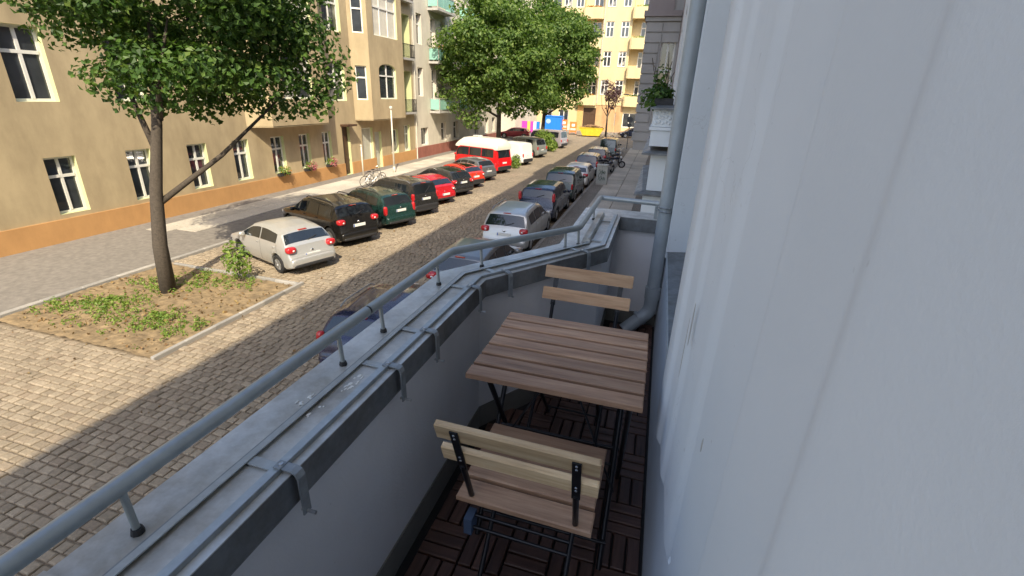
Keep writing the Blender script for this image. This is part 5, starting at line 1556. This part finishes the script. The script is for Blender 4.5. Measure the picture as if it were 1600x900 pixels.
# ================================================================== trees and planting
def tree(name, label, base, trunk_pts, trunk_r, limbs, cc, rad, n_clump, per, leaf, leafmat_, seed, group=None, extra=(), clump_r=(0.75, 1.25), hollow=0.35):
    t = thing(name, label, 'tree', base, 0, group)
    rg = random.Random(seed)
    n = len(trunk_pts)
    MB().tube(trunk_pts, [trunk_r * (1 - 0.55 * i / (n - 1)) for i in range(n)], 10).build('trunk', 'bark', t, smooth=True)
    for a, b in limbs:
        a = Vector(a); b = Vector(b); m = (a + b) / 2 + Vector((rg.uniform(-.3, .3), rg.uniform(-.3, .3), -0.25))
        MB().tube([a, m, b], [trunk_r * 0.42, trunk_r * 0.3, trunk_r * 0.1], 7).build('limb', 'bark', t, smooth=True)
    mb = MB(); cl = []
    c = Vector(cc)
    while len(cl) < n_clump:
        d = Vector((rg.gauss(0, 1), rg.gauss(0, 1), rg.gauss(0, 1))).normalized()
        r = hollow + (1 - hollow) * rg.random() ** 0.55
        bumpy = 0.86 + 0.22 * noise.noise(d * 2.3 + Vector((seed, 0, 0)))
        p = c + Vector((d.x * rad[0], d.y * rad[1], d.z * rad[2])) * r * bumpy
        if p.z < base[2] + 2.0 and name != 'bush': continue
        cl.append((p, rg.uniform(*clump_r)))
    for p, s in extra: cl.append((Vector(p), s))
    for p, s in cl:
        leaf_cloud(mb, p, (s, s, s * 0.62), int(per * s * s), leaf, rg)
    mb.build('crown', leafmat_, t)
    return t
GT = 'street trees on the sunny side'
ex = [((-9.2, 12.0, 5.1), 0.6), ((-8.7, 12.3, 5.9), 0.6), ((-9.9, 11.6, 6.9), 0.9), ((-11.6, 11.7, 6.5), 1.0), ((-10.6, 11.2, 7.4), 1.0), ((-11.9, 12.6, 5.3), 0.8), ((-10.0, 12.4, 5.3), 0.8), ((-9.6, 12.0, 5.9), 0.8), ((-9.0, 12.2, 5.6), 0.6), ((-10.6, 12.2, 5.0), 0.7), ((-11.3, 12.3, 5.1), 0.7), ((-8.9, 11.9, 6.5), 0.8), ((-10.3, 11.8, 6.2), 0.9), ((-11.4, 12.0, 5.8), 0.8), ((-9.5, 12.2, 7.0), 0.9), ((-10.8, 12.2, 7.0), 0.9)]
tree('street_tree', 'leafy street tree in the earth bed beside the silver hatchback', (-12.9, 9.3, 0), [(-12.9, 9.3, 0), (-12.85, 9.35, 1.4), (-12.7, 9.5, 2.9), (-12.5, 9.8, 4.6), (-12.4, 10.2, 7.0)], 0.21,
     [((-12.75, 9.45, 2.5), (-10.4, 12.3, 5.5)), ((-12.6, 9.7, 3.9), (-13.6, 9.9, 6.6)), ((-12.5, 9.9, 4.7), (-11.4, 9.8, 7.0)), ((-12.5, 9.9, 4.9), (-13.4, 12.3, 7.6))],
     (-12.1, 10.9, 7.9), (3.9, 3.6, 3.5), 200, 250, 0.155, 'leaf_near', 3, GT, ex, (0.6, 1.0))
exA = [((-10.6, 44, 10.6), 1.2), ((-11.2, 44, 12.0), 1.2), ((-10.4, 44, 8.8), 1.1), ((-16.6, 43, 3.0), 0.9), ((-17.2, 43, 3.6), 1.0), ((-16.0, 43.3, 3.7), 0.9), ((-18.2, 43, 4.4), 1.0), ((-15.3, 43.0, 4.6), 1.0), ((-19.4, 43.5, 5.4), 1.0)]
tree('street_tree', 'broad green street tree behind the red camper van', (-14.4, 44.2, 0), [(-14.4, 44.2, 0), (-14.4, 44.2, 2.4), (-14.35, 44.1, 4.6), (-14.5, 44.2, 8.5)], 0.26,
     [((-14.4, 44.2, 3.6), (-17.5, 43.4, 5.8)), ((-14.4, 44.2, 4.2), (-11.4, 44.6, 6.9)), ((-14.4, 44.2, 4.6), (-14.0, 41.6, 7.5)), ((-14.4, 44.2, 4.9), (-15.2, 46.6, 8.2))],
     (-14.6, 44.0, 8.6), (6.1, 4.8, 5.6), 250, 95, 0.30, 'leaf', 11, GT, exA, (0.8, 1.35))
exB = [((-16.8, 57, 10.5), 1.3), ((-16.2, 57, 12.2), 1.3), ((-15.2, 57, 13.6), 1.3), ((-17.2, 57, 8.6), 1.3), ((-16.0, 56.5, 9.4), 1.3), ((-14.6, 56.5, 14.6), 1.2), ((-9.8, 57, 4.9), 1.0), ((-8.8, 57, 6.2), 1.0), ((-8.3, 57, 7.6), 1.0), ((-11.0, 57, 4.6), 1.0)]
tree('street_tree', 'tall green street tree rising from the roadside bush', (-13.4, 57.8, 0), [(-13.4, 57.8, 0), (-13.35, 57.8, 2.5), (-13.2, 57.7, 5.0), (-12.8, 57.6, 9.5)], 0.26,
     [((-13.3, 57.8, 3.4), (-9.8, 57.2, 6.4)), ((-13.3, 57.8, 4.2), (-16.4, 58.0, 7.0)), ((-13.2, 57.7, 4.6), (-12.4, 55.2, 8.0))],
     (-12.6, 57.6, 10.0), (5.6, 4.8, 6.0), 215, 85, 0.34, 'leaf', 23, GT, exB, (0.9, 1.45))
tree('ornamental_tree', 'small purple leaved tree in front of the yellow house', (-7.8, 75.4, 0), [(-7.8, 75.4, 0), (-7.82, 75.4, 1.8), (-7.85, 75.4, 3.4), (-7.8, 75.4, 6.0)], 0.16,
     [((-7.83, 75.4, 3.0), (-9.0, 75.4, 6.0)), ((-7.83, 75.4, 3.0), (-6.6, 75.4, 6.6)), ((-7.83, 75.4, 3.4), (-7.5, 75.2, 7.6)), ((-7.83, 75.4, 3.2), (-8.4, 75.2, 7.2))],
     (-7.7, 75.4, 5.9), (1.5, 1.4, 2.5), 34, 70, 0.26, 'leaf_purple', 31, None, (), (0.45, 0.75), 0.2)
b = thing('bush', 'light green roadside bush in front of the pale lilac van', 'bush', (-11.4, 52.9, 0))
rg = random.Random(41)
l = MB()
for c_, r_ in (((-11.6, 52.9, 1.2), (0.9, 0.8, 0.75)), ((-11.1, 52.7, 0.6), (0.7, 0.7, 0.6)), ((-12.2, 53.2, 1.5), (1.0, 0.8, 0.7))): leaf_cloud(l, c_, r_, 420, 0.22, rg)
l.build('foliage', 'leaf_light', b)
MB().tube([(-11.5, 52.9, 0), (-11.6, 52.9, 1.2)], [0.05, 0.02], 6).build('stem', 'bark', b)
b = thing('bush', 'low roadside shrub between the camper and the white van', 'bush', (-11.0, 38.4, 0))
l = MB(); leaf_cloud(l, (-11.0, 38.4, 0.55), (0.45, 0.5, 0.6), 380, 0.16, rg); l.build('foliage', 'leaf_light', b)
MB().tube([(-11.0, 38.4, 0), (-11.0, 38.4, 0.7)], [0.04, 0.02], 6).build('stem', 'bark', b)

# tree bed with stone edging and weeds
bm_ = MB(); nx_, ny_ = 56, 50
vs_ = []
for j_ in range(ny_ + 1):
    for i_ in range(nx_ + 1):
        x_, y_ = -15.0 + 5.14 * i_ / nx_, 6.4 + 4.55 * j_ / ny_
        vs_.append((x_, y_, 0.055 + 0.05 * noise.noise(Vector((x_ * 1.3, y_ * 1.3, 0))) + 0.035 * noise.noise(Vector((x_ * 5, y_ * 5, 3))) + 0.02 * noise.noise(Vector((x_ * 13, y_ * 13, 7)))))
bm_.add(vs_, [(j_ * (nx_ + 1) + i_, j_ * (nx_ + 1) + i_ + 1, (j_ + 1) * (nx_ + 1) + i_ + 1, (j_ + 1) * (nx_ + 1) + i_) for j_ in range(ny_) for i_ in range(nx_)])
struct(bm_, 'tree_bed', 'earth')
bed = bpy.data.objects['tree_bed']
edge_m = MB().cbox(-0.05, 0.05, -0.395, 0.395, -0.05, 0.11, 0.012).mesh('edging_stone', 'kerb')
for i in range(6): place('edging_stone', edge_m, bed, T(-9.80, 6.75 + i * 0.80, rg.uniform(0.0, 0.01), rg.uniform(-0.01, 0.01)))
for i in range(6): place('edging_stone', edge_m, bed, T(-10.28 - i * 0.80, 11.02, rg.uniform(0.0, 0.01), R(90)))
w = MB()
pat = [(rg.uniform(-14.6, -10.3), rg.uniform(6.8, 10.8), rg.uniform(0.2, 0.7)) for _ in range(11)]
for (px_, py_, pr_) in pat:
    for i in range(int(90 * pr_)):
        x, y_ = px_ + rg.gauss(0, pr_ * 0.6), py_ + rg.gauss(0, pr_ * 0.6)
        if not (-14.9 < x < -9.95 and 6.5 < y_ < 10.9): continue
        s_ = rg.uniform(0.4, 1.2)
        leaf_cloud(w, (x, y_, 0.05 + 0.06 * s_), (0.10 * s_, 0.10 * s_, 0.10 * s_), int(10 * s_) + 2, 0.06 * (0.6 + s_ * 0.5), rg)
w.build('weeds', 'leaf_light', None, kind='stuff', label='low green weeds scattered over the bare earth tree bed', category='weeds')
sp = thing('shrub', 'leafy young shrub growing in the tree bed at the silver hatchback', 'shrub', (-11.6, 10.6, 0.05))
l = MB(); leaf_cloud(l, (-11.6, 10.6, 0.75), (0.45, 0.35, 0.6), 300, 0.12, rg); l.build('foliage', 'leaf_light', sp)
for i in range(4): MB().tube([(-11.6 + 0.06 * i, 10.6, 0.05), (-11.8 + 0.14 * i, 10.55, 1.0)], 0.012, 5).build('stem', 'bark', sp)
dl = MB()
for i in range(420):
    x, y_ = rg.uniform(-14.9, -9.95), rg.uniform(6.5, 10.9)
    leaf_cloud(dl, (x, y_, 0.105), (0.01, 0.01, 0.012), 1, rg.uniform(0.05, 0.11), rg)
for i in range(260):
    x, y_ = rg.uniform(-14.5, -4.3) , rg.uniform(4.0, 24.0)
    leaf_cloud(dl, (x, y_, 0.055), (0.01, 0.01, 0.008), 1, rg.uniform(0.04, 0.09), rg)
dl.build('fallen_leaves', 'leaf_dry', None, kind='stuff', label='dry brown fallen leaves scattered on bed and cobbles', category='leaves')
# ================================================================== street furniture
def bicycle(label, loc, rz, frame='iron', tilt=4.0):
    t = thing('bicycle', label, 'bicycle', loc, rz, 'bicycles left on the pavements')
    W0 = WM[t] @ Matrix.Rotation(R(tilt), 4, 'X')
    for x in (-0.52, 0.52):
        c = [W0 @ Vector((x + 0.33 * math.cos(2 * math.pi * i / 20), 0, 0.345 + 0.33 * math.sin(2 * math.pi * i / 20))) for i in range(20)]
        wv = MB().tube(c, 0.02, 6, closed=True).build('wheel', 'tyre', t)
        s_ = MB()
        for i in range(8):
            a = math.pi * i / 8
            s_.tube([W0 @ Vector((x - 0.32 * math.cos(a), 0, 0.345 - 0.32 * math.sin(a))), W0 @ Vector((x + 0.32 * math.cos(a), 0, 0.345 + 0.32 * math.sin(a)))], 0.003, 4)
        s_.build('spokes', 'steel', wv)
    f = MB()
    bb, st_, hd, hb = (-0.08, 0, 0.30), (-0.20, 0, 0.82), (0.36, 0, 0.84), (0.40, 0, 0.66)
    for a, b_ in ((bb, st_), (bb, hb), (st_, hd), ((-0.52, 0, 0.345), bb), ((-0.52, 0, 0.345), (-0.18, 0, 0.74)), (hd, (0.52, 0, 0.345))):
        f.tube([W0 @ Vector(a), W0 @ Vector(b_)], 0.017, 6)
    f.build('frame', frame, t)
    MB().sell((-0.22, 0, 0.93), 0.13, 0.07, 0.035, 0.8, 10, 6, W0).build('saddle', 'trim', t)
    MB().tube([W0 @ Vector(p) for p in ((0.30, 0.29, 1.02), (0.40, 0.2, 1.06), (0.36, 0, 1.04), (0.40, -0.2, 1.06), (0.30, -0.29, 1.02))], 0.013, 6).build('handlebar', 'chrome', t)
    MB().tube([W0 @ Vector((0.36, 0, 0.84)), W0 @ Vector((0.345, 0, 1.04))], 0.015, 6).build('stem', 'chrome', t)
    MB().tube([W0 @ Vector((-0.08, -0.1, 0.14)), W0 @ Vector((-0.08, -0.09, 0.30)), W0 @ Vector((-0.08, 0.09, 0.30)), W0 @ Vector((-0.08, 0.1, 0.46))], 0.012, 6).build('crank', 'steel', t)
    return t
bicycle('grey bicycle leaning beside the green estate car on the sunny pavement', (-16.3, 25.6, 0.12), R(60), 'steel')
bicycle('second bicycle standing behind the grey one on the sunny pavement', (-16.6, 26.4, 0.12), R(75), 'iron')
bicycle('bicycle parked nearest the yellow skip at the crossing', (-7.0, 71.5, 0.02), R(20), 'steel')
bicycle('bicycle parked between the skip and the sign post', (-6.2, 72.2, 0.02), R(50), 'p_lilac')
bicycle('dark bicycle at the kerb beside the far van', (-3.75, 47.5, 0.12), R(80), 'iron')

def motorbike(label, loc, rz):
    t = thing('motorcycle', label, 'motorcycle', loc, rz, 'motorcycles at the kerb')
    W0 = WM[t] @ Matrix.Rotation(R(8), 4, 'X')
    for x in (-0.66, 0.68):
        M_ = W0 @ Matrix.Translation((x, 0, 0.30)) @ Matrix.Rotation(R(90), 4, 'X')
        wv = MB().lathe([(0.20, -0.055), (0.28, -0.055), (0.30, 0), (0.28, 0.055), (0.20, 0.055), (0.19, 0)], 18, M_).build('wheel', 'tyre', t, smooth=True, angle=40)
        MB().lathe([(0.0, 0.02), (0.195, 0.02), (0.195, -0.02), (0.0, -0.02)], 14, M_).build('rim', 'rim', wv)
    MB().sell((0.12, 0, 0.82), 0.28, 0.15, 0.14, 0.8, 12, 8, W0).build('tank', 'p_blue', t, smooth=True)
    MB().sell((-0.36, 0, 0.80), 0.36, 0.13, 0.07, 0.7, 12, 8, W0).build('seat', 'trim', t, smooth=True)
    MB().sell((0.05, 0, 0.46), 0.26, 0.17, 0.20, 0.7, 12, 8, W0).build('engine', 'rim', t, smooth=True)
    MB().tube([W0 @ Vector((0.68, 0, 0.30)), W0 @ Vector((0.42, 0, 1.0))], 0.035, 8).build('fork', 'chrome', t)
    MB().tube([W0 @ Vector(p) for p in ((0.30, 0.36, 1.06), (0.40, 0.15, 1.04), (0.40, -0.15, 1.04), (0.30, -0.36, 1.06))], 0.016, 6).build('handlebar', 'trim', t)
    MB().sell((0.55, 0, 0.90), 0.09, 0.10, 0.10, 0.9, 10, 8, W0).build('headlamp', 'lamp_white', t, smooth=True)
    MB().tube([W0 @ Vector((0.0, -0.16, 0.35)), W0 @ Vector((-0.75, -0.17, 0.42))], 0.045, 8).build('exhaust', 'chrome', t)
    MB().tube([W0 @ Vector((-0.66, 0, 0.30)), W0 @ Vector((0.0, 0, 0.40)), W0 @ Vector((0.35, 0, 0.85))], 0.03, 6).build('frame', 'trim', t)
    MB().sell((-0.72, 0, 0.66), 0.14, 0.10, 0.05, 0.7, 10, 6, W0).build('mudguard', 'p_blue', t, smooth=True)
    MB().sell((-0.86, 0, 0.68), 0.03, 0.07, 0.035, 0.7, 8, 6, W0).build('tail_lamp', 'lamp_red', t, smooth=True)
    return t
motorbike('dark motorcycle standing on the kerb strip behind the grey cabinet', (-3.55, 38.6, 0.12), R(70))
motorbike('second motorcycle turned sideways on the kerb strip', (-3.45, 42.2, 0.12), R(15))
motorbike('third motorcycle farthest up the kerb strip', (-3.6, 45.0, 0.12), R(60))

cb = thing('distribution_cabinet', 'grey street cabinet with dark green graffiti on the kerb strip', 'cabinet', (-3.38, 33.1, 0.118), R(-3))
M_ = WM[cb]
MB().box(-0.36, 0.36, -0.17, 0.17, 0.10, 1.28).build('body', 'cabinet_grey', cb, M_)
MB().box(-0.34, 0.34, -0.15, 0.15, 0.0, 0.10).build('base', 'concrete', cb, M_)
MB().cbox(-0.40, 0.40, -0.21, 0.21, 1.28, 1.36, 0.03).build('lid', 'cabinet_grey', cb, M_)
MB().box(-0.004, 0.004, -0.174, -0.171, 0.14, 1.24).build('door_gap', 'trim', cb, M_)
gsc = MB()
for i in range(4):
    z0 = 0.35 + i * 0.2
    pts = [(-0.22 + 0.055 * k, -0.176, z0 + 0.11 * math.sin(k * 1.9 + i * 2.1) + 0.03 * k * (-1) ** i * 0.4) for k in range(9)]
    gsc.tube(pts, 0.016, 5)
gsc.build('graffiti', 'graffiti_green', cb, M_)

sg = thing('traffic_sign', 'sign post with two round discs seen from behind at the corner', 'sign', (-3.58, 59.6, 0.118))
M_ = WM[sg]
MB().tube([(0, 0, 0), (0, 0, 3.55)], 0.038, 8).build('post', 'sign_back', sg, M_)
for z, r in ((3.25, 0.34), (2.62, 0.24)):
    MB().lathe([(0, -0.012), (r, -0.012), (r, 0.012), (0, 0.012)], 24, M_ @ Matrix.Translation((0, -0.06, z)) @ Matrix.Rotation(R(90), 4, 'X')).build('disc', 'sign_back', sg)
lp = thing('lamp_post', 'slim street lamp with curved arm at the far crossing', 'street lamp', (-3.0, 63.2, 0.0))
MB().tube([(-3.0, 63.2, 0), (-3.0, 63.2, 5.3), (-3.1, 63.2, 5.75), (-3.4, 63.2, 5.95), (-4.3, 63.2, 6.05)], [0.06, 0.045, 0.04, 0.035, 0.03], 8).build('pole', 'sign_back', lp, smooth=True)
MB().sell((-4.6, 63.2, 6.05), 0.36, 0.12, 0.07, 0.7, 12, 6).build('lamp_head', 'sign_back', lp, smooth=True)
lp = thing('lamp_post', 'pale slim post in front of the beige bay', 'post', (-17.9, 31.0, 0.118))
MB().tube([(-17.9, 31.0, 0.1), (-17.9, 31.0, 4.4)], [0.07, 0.05], 8).build('pole', 'pole_paint', lp, smooth=True)
MB().tube([(-17.9, 31.0, 0.1), (-17.9, 31.0, 0.55)], 0.10, 8).build('pole_base', 'pole_paint', lp, smooth=True)
MB().sell((-17.9, 31.0, 4.48), 0.11, 0.11, 0.12, 0.8).build('lamp_head', 'pole_paint', lp, smooth=True)
lp = thing('pavement_post', 'short pale post beside the brown house door', 'post', (-18.7, 28.3, 0.118))
MB().tube([(-18.7, 28.3, 0.1), (-18.7, 28.3, 2.1)], 0.05, 8).build('pole', 'pole_paint', lp, smooth=True)
MB().sell((-18.7, 28.3, 2.16), 0.07, 0.07, 0.08, 0.8).build('cap', 'pole_paint', lp, smooth=True)

# building site at the crossing
sk = thing('skip_container', 'yellow rubble skip in front of the yellow house', 'skip', (-10.2, 77.2, 0.01), R(4))
M_ = WM[sk]
s_ = MB()
s_.add([(-1.25, -0.85, 0.15), (1.25, -0.85, 0.15), (1.25, 0.85, 0.15), (-1.25, 0.85, 0.15), (-1.85, -0.9, 1.25), (1.85, -0.9, 1.25), (1.85, 0.9, 1.25), (-1.85, 0.9, 1.25)],
       [(0, 3, 2, 1), (0, 1, 5, 4), (1, 2, 6, 5), (2, 3, 7, 6), (3, 0, 4, 7)])
s_.build('tub', 'skip_yellow', sk, M_)
for x in (-0.7, 0.0, 0.7): MB().box(x - 0.05, x + 0.05, -0.96, -0.885, 0.2, 1.25).build('rib', 'skip_yellow', sk, M_)
MB().box(-1.9, 1.9, -0.95, -0.88, 1.22, 1.32).build('rim', 'skip_yellow', sk, M_)
MB().box(-1.3, 1.3, -0.7, 0.7, 0.0, 0.15).build('skid', 'trim', sk, M_)
rb = MB(); rgx = random.Random(61)
for i in range(160):
    c_ = Vector((rgx.uniform(-1.6, 1.6), rgx.uniform(-0.75, 0.75), 1.22))
    c_.z += 0.45 * max(0, 1 - (c_.x / 1.7) ** 2) * rgx.random()
    rb.sell(c_, rgx.uniform(0.06, 0.2), rgx.uniform(0.06, 0.2), rgx.uniform(0.05, 0.14), 0.5, 6, 4)
rb.build('rubble', 'rubble', sk, M_, kind='stuff')
sc_ = thing('site_container', 'bright blue site container with pale oval mark', 'container', (-17.9, 84.8, 0.12))
M_ = WM[sc_]
MB().box(-1.6, 1.6, -1.1, 1.1, 0.12, 2.25).build('body', 'banner_blue', sc_, M_)
MB().box(-1.65, 1.65, -1.2, 1.2, 2.25, 2.36).build('roof', 'banner_blue', sc_, M_)
for i in range(7): MB().box(-1.55 + i * 0.49, -1.41 + i * 0.49, -1.135, -1.101, 0.2, 2.2).build('rib', 'banner_blue', sc_, M_)
MB().lathe([(0, 0), (0.42, 0), (0.42, 0.02), (0, 0.02)], 24, M_ @ Matrix.Translation((-0.55, -1.14, 1.5)) @ Matrix.Rotation(R(90), 4, 'X') @ Matrix.Scale(0.9, 4, (0, 1, 0))).build('mark', 'sky_mark', sc_)
hd_ = thing('hoarding', 'magenta site hoarding with pale stripes beside the blue container', 'hoarding', (-20.1, 78.0, 0.0))
M_ = WM[hd_]
for i in range(6): MB().box(-1.5 + i * 0.5, -1.02 + i * 0.5, -0.05, 0.0, 0.05, 1.75).build('panel', ('banner_magenta', 'banner_magenta', 'post_yellow', 'banner_magenta', 'site_white', 'banner_blue')[i], hd_, M_)
for i in range(7): MB().box(-1.53 + i * 0.5, -1.48 + i * 0.5, 0.002, 0.08, 0, 1.75).build('post', 'sign_back', hd_, M_)
for i, (x, y_, lab) in enumerate(((-16.0, 85.2, 'orange site barrier standing in front of the blue container'), (-13.4, 79.2, 'orange and white site barrier beside the yellow skip'))):
    br_ = thing('site_barrier', lab, 'barrier', (x, y_, 0.01), R(12 * i), 'orange site barriers')
    M_ = WM[br_]
    MB().box(-0.55, 0.55, -0.04, 0.04, 0.95, 1.9).build('board', 'site_orange', br_, M_)
    MB().box(-0.55, 0.55, -0.045, 0.045, 0.35, 0.6).build('board', 'site_orange', br_, M_)
    MB().box(-0.25, 0.25, -0.046, -0.041, 1.2, 1.6).build('stripe', 'site_white', br_, M_)
    for x_ in (-0.48, 0.48): MB().box(x_ - 0.05, x_ + 0.05, -0.03, 0.03, 0.1, 1.9).build('post', 'site_orange', br_, M_)
    MB().cbox(-0.65, 0.65, -0.25, 0.25, 0.0, 0.12, 0.03).build('foot', 'trim', br_, M_)
# canopy over the brown door
cn = MB(); cn.box(FX, FX + 0.55, 28.25, 29.35, 3.30, 3.42); cn.build('door_canopy', 'door_brown', beige)
